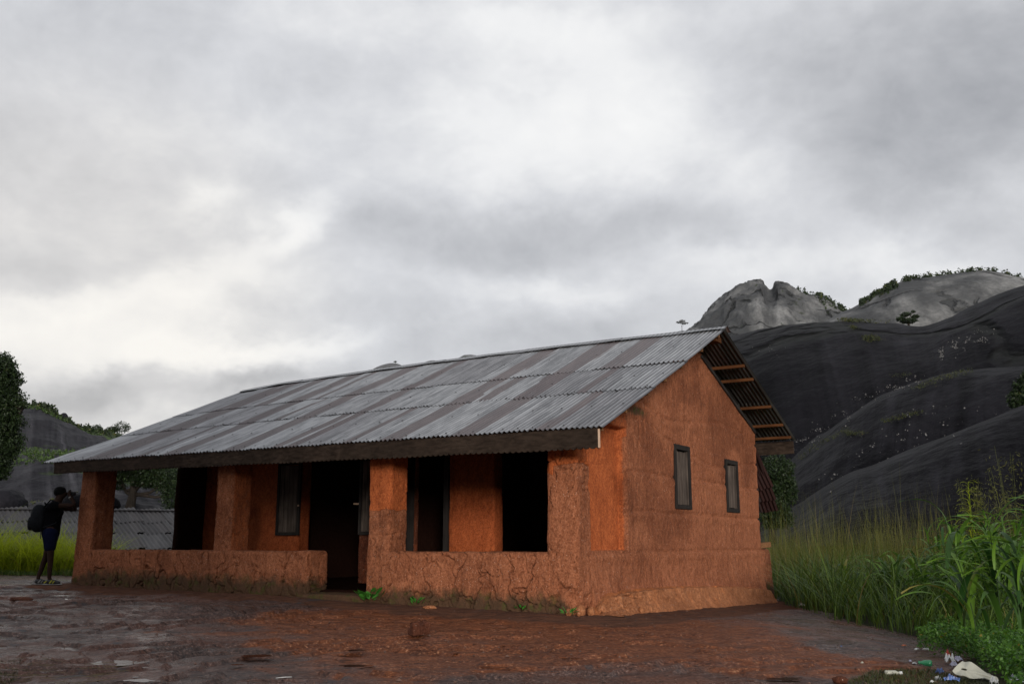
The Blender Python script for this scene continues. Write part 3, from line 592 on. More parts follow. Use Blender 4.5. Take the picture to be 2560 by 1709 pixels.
def mud_block(name, a, b, mat, parent=None, res=.03, rnd=.05, cracks=0., orange=0., damp_shade_to=None, taper=0., zb=None):
    a = np.array(a, float); b = np.array(b, float); V = []; Q = []; base = 0
    for ax in range(3):
        o1, o2 = [k for k in range(3) if k != ax]
        n1 = max(2, int((b[o1] - a[o1]) / res)); n2 = max(2, int((b[o2] - a[o2]) / res))
        for side in (0, 1):
            g1, g2 = np.meshgrid(np.linspace(a[o1], b[o1], n1 + 1), np.linspace(a[o2], b[o2], n2 + 1))
            p = np.zeros((g1.size, 3)); p[:, ax] = (a, b)[side][ax]; p[:, o1] = g1.ravel(); p[:, o2] = g2.ravel()
            idx = np.arange(g1.size).reshape(g1.shape) + base; qd = np.stack([idx[:-1, :-1], idx[:-1, 1:], idx[1:, 1:], idx[1:, :-1]], -1).reshape(-1, 4)
            flip = (side == 0) ^ (ax == 1)
            Q.append(qd[:, ::-1] if flip else qd); V.append(p); base += g1.size
    P = np.concatenate(V); Q = np.concatenate(Q)
    key = np.round(P, 4); uq, inv = np.unique(key, axis=0, return_inverse=True); inv = inv.ravel(); P = uq; Q = inv[Q]
    r = np.minimum(rnd, (b - a) / 2 * .98); inner = np.clip(P, a + r, b - r); nr = P - inner; ln = np.linalg.norm(nr, axis=1)[:, None]; nr = nr / np.maximum(ln, 1e-9)
    P = inner + nr * r.min()* 1.0 if False else inner + nr * r
    if taper:
        cz = (P[:, 2] - a[2]) / (b[2] - a[2]); c = (a + b) / 2
        for k in (0, 1): P[:, k] = c[k] + (P[:, k] - c[k]) * (1 + taper * (1 - cz) ** 1.5 / ((b[k] - a[k]) / .45))
    D = mud_disp(P, nr, cracks); P2 = P + nr * D[:, None]
    og = orange(P) if callable(orange) else np.full(len(P), float(orange))
    dp = np.zeros(len(P)) if damp_shade_to is None else np.clip(1.15 - (P[:, 2] - (damp_shade_to(P) - .25)) / .42, 0, 1)
    o = link(name, mesh_np(name, P2, Q, True, dict(orange=og, damp_shade=dp)), mat, parent); return o
gz = lambda P: -.15 - .0145 * P[:, 0] + .0
MU = M['mud']
front_lens_shade = lambda P: gz(P) + .16  # height of the lens shadow painted along the front wall foot
o1 = mud_block('pillar', (-10.38, 0, -.4), (-9.92, .44, 2.30), MU, house, .03, cracks=.35, orange=lambda P: .25 + .3 * fbm(P, 2), damp_shade_to=front_lens_shade, taper=.10)
o2 = mud_block('pillar', (-6.77, .04, -.4), (-6.33, .43, 2.31), MU, house, .03, cracks=.6, orange=lambda P: .15 + .35 * (P[:, 0] > -6.36) , taper=.0)
o3 = mud_block('pillar', (-3.47, .01, -.5), (-3.05, .43, 2.31), MU, house, .02, cracks=.7, orange=lambda P: sstep(1.15, 1.21, P[:, 2] + .05 * fbm(P * 5, 2)) * (.7 + .3 * (P[:, 0] > -3.1)), damp_shade_to=front_lens_shade, taper=.03)
o4 = mud_block('corner_pillar', (-.45, 0, -.6), (0, .42, 2.31), MU, house, .018, rnd=.07, cracks=.75, orange=lambda P: sstep(1.68, 1.76, P[:, 2] + .12 * (P[:, 0] < -.33) + .1 * fbm(P * 4, 2)) * 1.0, damp_shade_to=lambda P: gz(P) + .18 - .5 * (sstep(-.25, .0, P[:, 0] + .3 * P[:, 1] + .25 * (P[:, 2] - .1))), taper=.05)  # slanting edge of the lens shadow is painted on this pillar
# darker seam where the third pillar's upper lift was cast over the lower one is part of its displacement
p1 = mud_block('parapet', (-9.95, -.03, -.4), (-4.57, .43, .61), MU, house, .012, rnd=.06, cracks=1., orange=lambda P: .30 * (P[:, 0] > -4.63) + 0 * P[:, 0], damp_shade_to=lambda P: gz(P) + .24)
p2 = mud_block('parapet', (-3.2, -.015, -.5), (-.36, .42, .61), MU, house, .010, rnd=.07, cracks=1.15, damp_shade_to=lambda P: gz(P) + .17)
p3 = mud_block('parapet', (-10.36, .40, -.4), (-9.98, 2.0, .575), MU, house, .03, cracks=.6)
# inner wall: piers and the pieces above and below its openings
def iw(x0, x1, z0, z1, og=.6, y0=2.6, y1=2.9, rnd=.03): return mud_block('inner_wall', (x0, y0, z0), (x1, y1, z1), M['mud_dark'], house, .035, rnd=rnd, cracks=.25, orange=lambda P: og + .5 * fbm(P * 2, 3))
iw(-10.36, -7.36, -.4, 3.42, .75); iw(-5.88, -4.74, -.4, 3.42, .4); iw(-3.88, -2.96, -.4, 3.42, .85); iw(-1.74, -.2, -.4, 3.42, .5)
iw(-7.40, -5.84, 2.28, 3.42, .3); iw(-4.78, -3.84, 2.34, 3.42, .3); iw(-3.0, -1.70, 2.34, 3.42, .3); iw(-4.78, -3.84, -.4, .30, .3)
mud_block('end_wall', (-10.16, 1.95, -.4), (-10.0, 2.62, 3.2), M['unlit_mud'], house, .04)
mud_block('end_wall', (-10.36, 2.6, -.4), (-10.05, 7.4, 2.98), M['unlit_mud'], house, .12)
mud_block('back_wall', (-10.36, 7.1, -.6), (-.05, 7.37, 2.95), M['unlit_mud'], house, .12)
mud_block('partition_wall', (-8.3, 2.88, -.3), (-8.05, 7.12, 3.1), M['unlit_mud'], house, .15)
mud_block('partition_wall', (-5.2, 2.88, -.3), (-4.95, 7.12, 3.1), M['unlit_mud'], house, .15)
mud_block('floor', (-10.3, .25, -.35), (-.15, 7.2, .03), M['unlit_mud'], house, .12)
mud_block('doorstep', (-4.62, -.12, -.3), (-3.42, .40, -.005), M['mud'], house, .03, damp_shade_to=lambda P: P[:, 2] * 0 + .3)
# gable wall with its recessed panel and window niches
WIN = [(3.24, 3.89, 1.25, 2.26), (5.58, 6.21, 1.26, 2.19)]
def gable():
    ny, nz = 300, 150; ys = np.linspace(.36, 7.38, ny + 1)
    top = np.interp(ys, [.3, 4.42, 7.4], [2.42, 4.02, 2.86]); bot = -.7
    T = np.linspace(0, 1, nz + 1); Yg = np.repeat(ys[None], nz + 1, 0); Zg = bot + T[:, None] * (top[None] - bot)
    y, z = Yg.ravel(), Zg.ravel(); P = np.stack([y * 0, y, z], 1)
    d = .020 * fbm(P * 1.5 + 3, 4) + .008 * fbm(P * [7, 9, 4], 4)
    wv = .045 * fbm(np.stack([y * .8, y * 0, z * 0 + 2], 1), 3)
    for k, zz in enumerate((.60, 1.16, 1.72, 2.28, 2.80)):
        if k < 3: l = zz + wv + .02 * math.sin(k)
        else: l = zz + wv * 2.2 + .16 * np.sin(y * 1.1 + k * 1.9) - .05 * (y - 3)
        e = np.abs(z - l - .012 * fbm(P * 9, 2)); d = d - .036 * (1 - sstep(0, .030, e)) * (.55 + .45 * sstep(-.2, .2, fbm(P * 2.2 + k, 2)))
        d = d + .012 * np.exp(-((z - l + .09) / .05) ** 2)
    # two long vertical cracks below the eaves
    for (cy, z0, z1) in ((1.95, 2.05, 2.62), (2.15, 2.30, 2.65)):
        e = np.abs(y - cy - .03 * fbm(P * 5, 2) - .12 * (z - z0)); d = d - .035 * (1 - sstep(.003, .026, e)) * sstep(z0, z0 + .15, z) * (1 - sstep(z1, z1 + .2, z))
    # rain-washed vertical runs on the lowest course
    low = 1 - sstep(.45, .6, z); d = d + low * .016 * fbm(np.stack([y * 0, y * 6.5 + z * 1.2, z * .8], 1), 3)
    d = d + .10 * (1 - sstep(-.3, .55, z)) ** 2
    pan = (y < 1.50 + .03 * fbm(P * 6, 3)) & (z > .625) & (z < 2.33)
    d = np.where(pan, -.13 + .004 * fbm(P * 8, 3), d)
    for (a, b_, c, e) in WIN:
        d = np.where((y > a + .02) & (y < b_ - .02) & (z > c + .02) & (z < e - .02), -.12, d)
    og = np.where(pan, 1., .10 + .24 * sstep(1.9, 3.3, z + .35 * fbm(P * 1.1, 3) + .10 * (y - 3)))
    og = np.where((~pan) & (y < 1.55) & (z > 2.2), .55, og)
    dp = np.zeros(len(y)); dp = np.maximum(dp, .75 * np.exp(-((y - 1.9) / .5) ** 2 - ((z - 2.62) / .10) ** 2))
    V1 = np.stack([d, y, z], 1); V2 = np.stack([y * 0 - .30, y, z], 1); n = len(y)
    idx = np.arange(n).reshape(nz + 1, ny + 1); q1 = np.stack([idx[:-1, :-1], idx[:-1, 1:], idx[1:, 1:], idx[1:, :-1]], -1).reshape(-1, 4)
    rim = np.concatenate([idx[0], idx[1:, -1], idx[-1, ::-1][1:], idx[::-1, 0][1:]]); r = np.stack([rim[:-1], rim[:-1] + n, rim[1:] + n, rim[1:]], 1)
    me = mesh_np('gable_wall', np.concatenate([V1, V2]), np.concatenate([q1, q1[:, ::-1] + n, r]), True, dict(orange=np.concatenate([og, og]), damp_shade=np.concatenate([dp, dp])))
    return link('gable_wall', me, MU, house)
gable()
# eroded plinth along the foot of the gable
def plinth():
    ny, nt = 260, 34; ys = np.linspace(.12, 7.30, ny); V = []
    top = np.interp(ys, [.1, .35, .6, 1., 2.7, 5., 6.8, 7.3], [-.16, -.07, .05, .10, .095, .02, -.08, -.12])
    for j in range(nt):
        t = j / (nt - 1)
        prof = np.array([(0.0, 1.0), (.07, 1.0), (.115, .93), (.13, .7), (.16, .35), (.22, 0.), (.26, -.45)]); s = t * (len(prof) - 1); k = min(int(s), len(prof) - 2); f = s - k
        o, hh = prof[k] * (1 - f) + prof[k + 1] * f
        base = -.15 - .027 * ys; z = base + (top - base) * hh; x = .035 + o * 1.45 * np.interp(ys, [0, 1, 7.3], [1.5, 1., .8])
        V.append(np.stack([x, ys, z], 1))
    P = np.array(V).reshape(-1, 3); near = 1 - sstep(.8, 2.2, P[:, 1]); tt = np.repeat(np.linspace(0, 1, nt), ny)
    body = sstep(.18, .3, tt)
    P[:, 0] += body * (.04 * fbm(P * [6, 5, 7], 4) * (1 + 1.6 * near) - .05 * (1 - sstep(0, .10, voro2(P[:, 1] * 4.2 + fbm(P * 3, 3) + 30, P[:, 2] * 6 + 30))) * (.02 + near))
    P[:, 2] += .022 * fbm(P * [5, 4, 5] + 3, 4) - .04 * sstep(.1, .3, fbm(P * [1, 2.4, 1], 3)) * (1 - body)
    idx = np.arange(nt * ny).reshape(nt, ny); qd = np.stack([idx[:-1, :-1], idx[1:, :-1], idx[1:, 1:], idx[:-1, 1:]], -1).reshape(-1, 4)
    link('plinth', mesh_np('plinth', P, qd, True, dict(orange=.25 + .5 * fbm(P * 3, 3) + .3 * (1 - body), damp_shade=np.zeros(len(P)))), M['mud_base'], house)
plinth()
for k, (lx, ly, r) in enumerate([(.02, .02, .075), (.10, .16, .06), (.16, .33, .085), (.24, .52, .07), (-.10, -.06, .045), (.30, .78, .055), (.05, -.07, .03), (.36, 1.1, .05)]):
    s = boulder('stone', (lx, ly, -.15 - .027 * ly + r * .5), (r * .8, r * .9, r * 1.1), M['mud_base'], k, house, n=18, amp=.35)
# buttress behind the far gable corner
mud_block('buttress', (-.75, 7.45, -.8), (-.05, 8.15, .62), MU, house, .03, rnd=.09, cracks=.5, damp_shade_to=lambda P: P[:, 2] * 0 - .05, taper=.35)
mud_block('buttress', (-.55, 8.1, -.8), (-.12, 8.36, -.05), MU, house, .03, rnd=.05, taper=.1, damp_shade_to=lambda P: P[:, 2] * 0 - .2)
m = MB(); m.bar((-.3, 7.38, .64), (-.05, 7.98, .70), .16, .10); m.build('beam_end', M['old_purlin'], house, bevel=.01)
# windows of the gable
for k, (a, b_, c, e) in enumerate(WIN):
    w = part('window', (-.10, a + .05, c + .05), (-.075, b_ - .05, e - .05), M['frame'], house)
    w['label'] = ('nearer' if k == 0 else 'farther') + ' closed board window in the gable wall'
    fr = .07
    m = MB(); X0, X1 = -.09, .028
    m.box((X0, a, c), (X1, a + fr, e)); m.box((X0, b_ - fr, c), (X1, b_, e)); m.box((X0, a + fr - .001, e - fr * 1.15), (X1 + .004, b_ - fr + .001, e)); m.box((X0, a + fr - .001, c), (X1 + .003, b_ - fr + .001, c + fr * .9))
    m.build('frame', M['frame'], w, bevel=.006)
    nb = 4; wd = (b_ - a - 2 * fr) / nb
    for j in range(nb):
        y0 = a + fr + j * wd; dx = random.uniform(-.006, .008)
        part('board', (-.05 + dx, y0 + .003, c + fr + random.uniform(-.004, .012)), (-.012 + dx, y0 + wd - .004, e - fr * 1.15 - .004 - random.uniform(0, .03)), M['board'], w, .003)
    m = MB(); m.box((-.045, b_ - fr - .03, c + fr), (.005, b_ - fr - .008, e - fr * 1.2)); m.build('batten', M['board'], w, bevel=.003)
# door leaves and frames of the inner wall
def leaf_boards(name, x0, x1, z0, z1, y, nb, rot=0, hinge=None):
    d = empty(name, (hinge if hinge is not None else x0, y, z0)); d.parent = house; d.rotation_euler = (0, 0, rot)
    return d
def shutter(x0, x1, z0, z1, y, label):
    fr = .06; m = MB()
    m.box((x0, y, z0), (x0 + fr, y + .05, z1)); m.box((x1 - fr, y, z0), (x1, y + .05, z1)); m.box((x0 + fr, y, z1 - fr), (x1 - fr, y + .048, z1)); m.box((x0 + fr, y, z0), (x1 - fr, y + .048, z0 + fr))
    s = m.build('shutter', M['frame'], house, bevel=.004); s['label'] = label
    nb = 4; wd = (x1 - x0 - 2 * fr) / nb
    for j in range(nb):
        part('board', (x0 + fr + j * wd + .003, y + .014 + random.uniform(-.004, .004), z0 + fr), (x0 + fr + (j + 1) * wd - .005, y + .034, z1 - fr - random.uniform(0, .02)), M['board'], s, .003)
    return s
s1 = shutter(-7.90, -7.30, .87, 2.26, 2.52, 'board door leaf folded back left of the dark doorway')
s2 = shutter(-5.81, -5.35, .87, 2.26, 2.50, 'board door leaf folded back right of the dark doorway')
m = MB(); m.bar((-7.32, 2.50, 1.42), (-7.25, 2.46, 1.42), .012, .03); m.build('latch', M['pole'], s1)
m = MB(); m.bar((-5.79, 2.48, 1.42), (-5.87, 2.43, 1.42), .012, .03); m.build('latch', M['pole'], s2)
fr = .07; m = MB(); m.box((-4.74, 2.57, .30), (-4.66, 2.66, 2.36)); m.box((-3.97, 2.57, .30), (-3.88, 2.66, 2.36)); m.box((-4.66, 2.57, 2.29), (-3.97, 2.655, 2.36)); m.box((-4.66, 2.57, .30), (-3.97, 2.655, .36))
m.build('door_frame', M['frame'], house, bevel=.005)
part('door', (-4.655, 2.30, .36), (-4.615, 2.60, 2.28), M['frame'], house)
part('post', (-4.625, 2.26, .30), (-4.57, 2.305, 2.34), M['pole'], house, .008)
# timber: wall plates, rafters, purlins
part('wall_plate', (-10.4, .12, 2.14), (.10, .24, 2.24), M['old_purlin'], house)
for i, x in enumerate(np.linspace(-10.2, -.25, 9)):
    m = MB(); A = roof_pt(x, EY + .12); B = roof_pt(x, RY); dz = Vector((0, 0, -.125)); m.bar(A + dz, B + dz, .05, .10); m.build('rafter', M['old_purlin'], house)
    m = MB(); B2 = roof_pt(x, BY - .1); m.bar(B + dz, B2 + dz, .05, .10); m.build('rafter', M['old_purlin'], house)
def purlin(y, mat, x1=.585, w=.05, h=.065, x0=-10.7, off=.035):
    m = MB(); n = 10; xs = np.linspace(x0, x1, n)
    for a, b_ in zip(xs[:-1], xs[1:]):
        pa, pb = roof_pt(a, y), roof_pt(b_ + (.001 if b_ < x1 else 0), y); dz = Vector((0, 0, -off - h / 2)); m.bar(pa + dz, pb + dz, w, h)
    return m.build('purlin', mat, house)
for y in (-.34, .36, 1.10, 1.72, 2.36, 3.22, 4.02): purlin(y, M['old_purlin'], .56)
for y in (5.19, 5.64, 6.61, 7.31, 7.80): purlin(y, M['purlin'], .575, w=.05, h=.05)
m = MB(); z = ridge_z(.4) - .17; m.box((-.3, 4.02, z - .045), (.50, 4.28, z + .045)); o = m.build('ridge_plank', M['purlin'], house, bevel=.004); o['label'] = 'short pale plank under the end of the ridge'
# gable end rafters of dark metal edge under the rear slope
m = MB(); m.bar(roof_pt(.02, 4.6) + Vector((0, 0, -.16)), roof_pt(.02, 7.35) + Vector((0, 0, -.16)), .03, .05); m.build('rafter', M['zinc_under'], house)
# corrugated sheets
PITCH = .0762; NW = 10; SW = PITCH * NW
def sheet_mesh(length, key, ragged):
    per = 8; n = NW * per + 5; xs = np.linspace(0, SW + PITCH * .5, n); ss = np.array([0, .02, .3, .65, 1.]) * length
    R_ = np.random.RandomState(key); z = .0135 * np.cos(xs / PITCH * 2 * np.pi); jag = R_.normal(0, 1, n); jag = np.convolve(jag, np.ones(7) / 7, 'same')
    V = []
    for i, s in enumerate(ss):
        for x, zz, jg in zip(xs, z, jag): V.append((x, s + (jg * .016 if i == 0 else 0), zz + (ragged * abs(jg) * .014 if i == 0 else 0) + .004 * math.sin(3 * s + x * 2 + key)))
    k = len(ss); idx = np.arange(k * n).reshape(k, n); qd = np.stack([idx[:-1, :-1], idx[:-1, 1:], idx[1:, 1:], idx[1:, :-1]], -1).reshape(-1, 4)
    return mesh_np('sheet', np.array(V), qd)
rows_f = [(EY, 1.16, 0.0), (1.08, 2.38, .010), (2.30, 4.17, .020)]
rows_b = [(BY, 6.55, 0.0), (6.62, 5.35, .010), (5.42, RY - .02, .020)]
nail_pts = []
BROWN = {(9, 2): (.0, .45), (9, 4): (.35, .9), (9, 6): (-.1, .3), (9, 8): (.2, .62), (9, 10): (.3, .75), (9, 12): (-.1, .42), (9, 13): (.45, .9), (0, 1): (.62, .9), (2, 1): (.1, .5), (1, 3): (.1, .35), (0, 7): (.5, .7), (2, 11): (.1, .5)}
def place_sheets(rows, front):
    for ri, (ya, yb, lift) in enumerate(rows):
        ln = (roof_pt(0, yb) - roof_pt(0, ya)).length
        mes = [sheet_mesh(ln, 10 * ri + v + (0 if front else 50), 1.) for v in range(3)]
        for me in mes: me.materials.append(M['zinc'] if front else M['zinc_under'])
        ncol = int(round((10.75 + .6) / SW)); x1 = .60
        for k in range(ncol):
            xa = x1 - (k + 1) * SW
            p0 = roof_pt(xa, ya); p1 = roof_pt(xa, yb); px = roof_pt(xa + SW, ya)
            ydir = (p1 - p0).normalized(); xdir = (px - p0); xdir = (xdir - ydir * xdir.dot(ydir)).normalized(); zdir = xdir.cross(ydir)
            if zdir.z < 0: xdir = -xdir; zdir = -zdir; p0 = px
            o = link('sheet', mes[random.randrange(3)], None, house)
            skew = random.uniform(-.004, .004)
            Mx = Matrix((xdir, ydir, zdir)).transposed().to_4x4()
            o.matrix_local = Matrix.Translation(p0 + zdir * (lift + .004 * (k % 2) + random.uniform(0, .003))) @ Mx @ Matrix.Rotation(skew, 4, 'Z')
            if front:
                key = BROWN.get((ri, k)) or BROWN.get((9, k))
                lo, hi = key if key else ((9, 9) if random.random() < .8 else (random.uniform(.1, .5),) * 2)
                if lo == hi and lo < 9: hi = lo + .16
                o.color = (lo, hi, random.choice((0, 0, .3, .7)), 1)
            else: o.color = (9 if random.random() < .6 else .3, 9, random.random(), 1)
place_sheets(rows_f, True); place_sheets(rows_b, False)
# nail heads with tar washers in rows over the purlins
nm = MB()
for yy in (-.42, .36, 1.12, 1.72, 2.34, 3.22, 4.0):
    x = .55
    step = PITCH * (3 if yy in (-.42, 1.12, 2.34) else 6)
    while x > -10.6:
        xx = round((x - .60) / PITCH) * PITCH + .60; c = roof_pt(xx, yy + random.uniform(-.02, .02)); r = random.uniform(.014, .021)
        nrm = Vector((0, -.42, .91))
        c = c + nrm * .028; k = 6; t1 = Vector((1, 0, 0)); t2 = nrm.cross(t1)
        vs = [c + (t1 * math.cos(a) + t2 * math.sin(a)) * r for a in (2 * math.pi * j / k for j in range(k))] + [c + nrm * .009]
        nm.add(vs, [(j, (j + 1) % k, k) for j in range(k)]); x -= step * random.choice((1, 1, 1, 2))
o = nm.build('nails', M['nail'], house); o['kind'] = 'stuff'
# ridge cap in lengths
for k in range(6):
    xa, xb = .66 - k * 1.92, .66 - (k + 1) * 1.92 - .06; xb = max(xb, -10.8); V = []; nn = 12
    for i in range(nn + 1):
        x = xa + (xb - xa) * i / nn; rz_ = ridge_z(x) + .030 + .006 * (k % 2)
        for (dy, dz) in ((-.16, -.060), (-.15, -.058), (-.05, -.012), (-.015, .012), (.015, .012), (.05, -.012), (.16, -.066)):
            V.append((x, RY + dy, rz_ + dz + .006 * math.sin(x * 5 + k) * (abs(dy) > .1)))
    idx = np.arange((nn + 1) * 7).reshape(nn + 1, 7); qd = np.stack([idx[:-1, :-1], idx[:-1, 1:], idx[1:, 1:], idx[1:, :-1]], -1).reshape(-1, 4)
    o = link('ridge_cap', mesh_np('ridge_cap', V, qd), M['zinc'], house); o.color = (9, 9, 0, 1)
# fascia boards with a scalloped lower edge
def fascia(x0, x1, y, top, bot, mat, scallop=.032, per=.088, th=.028):
    n = int((x1 - x0) / .014); V = []; Fc = []
    for i in range(n + 1):
        x = x0 + (x1 - x0) * i / n; zt = top(x); zb = bot(x) + scallop * (1 - abs(math.sin(math.pi * x / per)) ** .6) + .004 * math.sin(x * 3.1)
        for yy in (y, y + th): V += [(x, yy, zt), (x, yy, zb)]
    for i in range(n):
        a, b_ = i * 4, i * 4 + 4; Fc += [(a, a + 1, b_ + 1, b_), (a + 2, b_ + 2, b_ + 3, a + 3), (a, b_, b_ + 2, a + 2), (a + 1, a + 3, b_ + 3, b_ + 1)]
    Fc += [(0, 2, 3, 1), (n * 4, n * 4 + 1, n * 4 + 3, n * 4 + 2)]
    m = MB(); m.add(V, Fc); return m.build('fascia_board', mat, house)
ft_ = lambda x: slope_front(x) - .004; fb_ = lambda x: float(np.interp(x, [-10.5, .6], [1.955, 1.845]))
for (a, b_) in ((-10.50, -7.20), (-7.195, -3.60), (-3.595, .56)): fascia(a, b_, EY + .02, ft_, fb_, M['fascia'])
m = MB(); m.bar((.575, EY + .03, slope_front(.57) - .02), (.575, EY + .03, 1.86), .02, .02, (0, 1, 0)); m.build('end_strip', M['pole'], house)
fascia(-10.4, .56, BY - .06, lambda x: BZ - .02, lambda x: BZ - .27, M['fascia'], .0)
# ---------------------------------------------------------------- leaning metal sheets behind the house
ls = empty('roofing_sheets', wld(-.1, 7.5, 0), -PHI); tag(ls, 'rusty red corrugated sheets hanging down behind the far gable corner', 'metal sheet')
for k in range(3):
    me = sheet_mesh(1.75, 90 + k, 1.); me.materials.append(M['rusty'])
    o = link('sheet', me, None, ls); top = Vector((-.78 - .05 * k, .0 + .10 * k, 2.62)); bo = Vector((-.70 + .05 * k, 1.10 - .22 * k, 1.30 + .16 * k)); y_ = (top - bo).normalized(); x_ = Vector((1, .1, 0)); x_ = (x_ - y_ * x_.dot(y_)).normalized(); z_ = x_.cross(y_)
    o.matrix_local = Matrix.Translation(bo) @ Matrix((x_, y_, z_)).transposed().to_4x4(); o.color = (.2, .5, 0, 1)
# ================================================================ low hut with a wide metal roof behind on the left
hut = empty('low_hut', (0, 0, 0)); tag(hut, 'low hut with grey corrugated roof below the courtyard edge on the left', 'hut')
hr = at(200, 1279, 30.5); yaw = math.radians(18); rd = Vector((math.cos(yaw), math.sin(yaw), 0)); dn = Vector((math.sin(yaw), -math.cos(yaw), 0)) * .94 + Vector((0, 0, -.34))
def hut_sheet_mesh(length, w, key):
    n = 41; xs = np.linspace(0, w, n); V = []; ss = np.linspace(0, length, 4)
    for s in ss:
        for x in xs: V.append((x, -s, .016 * math.cos(x / .13 * 2 * math.pi) + .006 * math.sin(key + s * 2)))
    idx = np.arange(4 * n).reshape(4, n); return mesh_np('sheet', np.array(V), np.stack([idx[:-1, :-1], idx[:-1, 1:], idx[1:, 1:], idx[1:, :-1]], -1).reshape(-1, 4))
hms = [hut_sheet_mesh(1.36, .82, k) for k in range(3)]
for me in hms: me.materials.append(M['hut_zinc'])
for r, s0 in enumerate((-.10, .85, 2.13, 3.41)):
    for k in range(-9, 9):
        o = link('sheet', random.choice(hms if True else hms), None, hut)
        z_ = rd.cross(-dn).normalized(); sk = .30
        y_ = (-dn + rd * -sk).normalized(); x_ = (rd - y_ * rd.dot(y_)).normalized(); z_ = x_.cross(y_)
        p = hr + rd * (k * .78 + .1 * (s0)) + dn * s0 + z_ * (.045 - .012 * r + .008 * (k % 2))
        o.matrix_local = Matrix.Translation(p) @ Matrix((x_, y_, z_)).transposed().to_4x4(); o.color = (random.choice((9, .2, .5)), 9, random.choice((0, .5, 1)), 1)
m = MB(); m.bar(hr - rd * 8 + Vector((0, 0, .06)), hr + rd * 7.6 + Vector((0, 0, .06)), .22, .03); m.build('ridge_cap', M['hut_zinc'], hut)
bk = Vector((-dn.x, -dn.y, dn.z)); m = MB(); A, B = hr - rd * 8, hr + rd * 7.6; m.add([A, B, B + bk * 4.6, A + bk * 4.6], [(0, 1, 2, 3)]); m.build('rear_roof', M['hut_zinc'], hut)
m = MB(); a0 = hr - rd * 7.5 + dn * 4.3; b0 = hr + rd * 7.1 + dn * 4.3; a1 = hr - rd * 7.5 + bk * 4.3; b1 = hr + rd * 7.1 + bk * 4.3
pts = [Vector((p.x, p.y, z)) for p in (a0, b0, b1, a1) for z in (-3.3, p.z - .12)]; m.add(pts, [(0, 2, 3, 1), (2, 4, 5, 3), (4, 6, 7, 5), (6, 0, 1, 7)]); 
w_ = m.build('wall', M['mud_dark'], hut)
# ================================================================ vegetation
# tall broad-bladed grass on the right: each clump a thing, each leaf near the front a part
def broad_leaf_mesh(key):
    R_ = np.random.RandomState(key); segs = 9; V = []; ln = 1.; lean = R_.uniform(.5, .85); bend = R_.uniform(1.5, 2.3)
    for i in range(segs + 1):
        t = i / segs; x = t ** bend * lean; z = t - .62 * lean * t ** (bend + 1.1); w = .036 * (math.sin(math.pi * min(1, t * .86 + .14)) ** .75) * (1.0 if t < .55 else max(.02, (1 - t) / .45) ** .8) 
        for s in (-1, 0, 1): V.append((x, s * w, z + abs(s) * w * .35 + .01 * math.sin(6 * t + key) * s))
    idx = np.arange((segs + 1) * 3).reshape(-1, 3); qd = np.stack([idx[:-1, :-1], idx[:-1, 1:], idx[1:, 1:], idx[1:, :-1]], -1).reshape(-1, 4)
    return np.array(V), qd
BL = [broad_leaf_mesh(k) for k in range(6)]
bl_me = []
for k, (V, q_) in enumerate(BL):
    for r in (.15, .45, .75, .9):
        me = mesh_np('leaf', V, q_, True, dict(rnd=np.full(len(V), r))); me.materials.append(M['broad']); bl_me.append(me)
def inst_leaves(T):                     # join many broad leaves into one mesh
    Vs = []; Fs = []; rn = []; b = 0
    for (p, az, ln, tilt) in T:
        V, q_ = BL[random.randrange(6)]; Rm = np.array((Matrix.Rotation(az, 3, 'Z') @ Matrix.Rotation(tilt, 3, 'Y'))); Vs.append((V * ln) @ Rm.T + np.array(p)); Fs.append(q_ + b); b += len(V); rn += [random.random()] * len(V)
    return np.concatenate(Vs), np.concatenate(Fs), np.array(rn)
clumps = [  # (u, v of the foot, height, side reach)
    (2490, 1640, 1.65, .40, 'nearest clump, cut by the lower frame edge'), (2560, 1610, 1.9, .45, 'x'), (2420, 1590, 1.55, .45, 'x'), (2350, 1560, 1.2, .5, 'x'), (2540, 1560, 2.1, .5, 'x'),
    (2470, 1545, 1.9, .5, 'x'), (2280, 1545, .95, .45, 'x'), (2390, 1525, 1.5, .5, 'x'), (2590, 1530, 2.3, .5, 'x'), (2200, 1530, .8, .45, 'x'), (2320, 1510, 1.25, .5, 'x'), (2450, 1505, 1.9, .5, 'x')]
labs = ['front clump of broad bladed grass above the rubbish', 'tall broad bladed grass clump at the right frame edge, front row', 'arching broad grass clump whose blades hang over the rock edge',
        'low arching broad grass clump left of the taller ones', 'tallest broad bladed grass clump in the middle row at the frame edge', 'upright broad grass clump in the middle row behind the rubbish',
        'short broad grass clump spilling onto the bare rock', 'broad grass clump behind the arching one on the rock edge', 'rear broad bladed grass clump touching the right frame edge', 'smallest broad grass clump nearest the house',
        'low rear broad grass clump before the yellow seeding grass', 'tall rear broad grass clump against the dark rock slope']
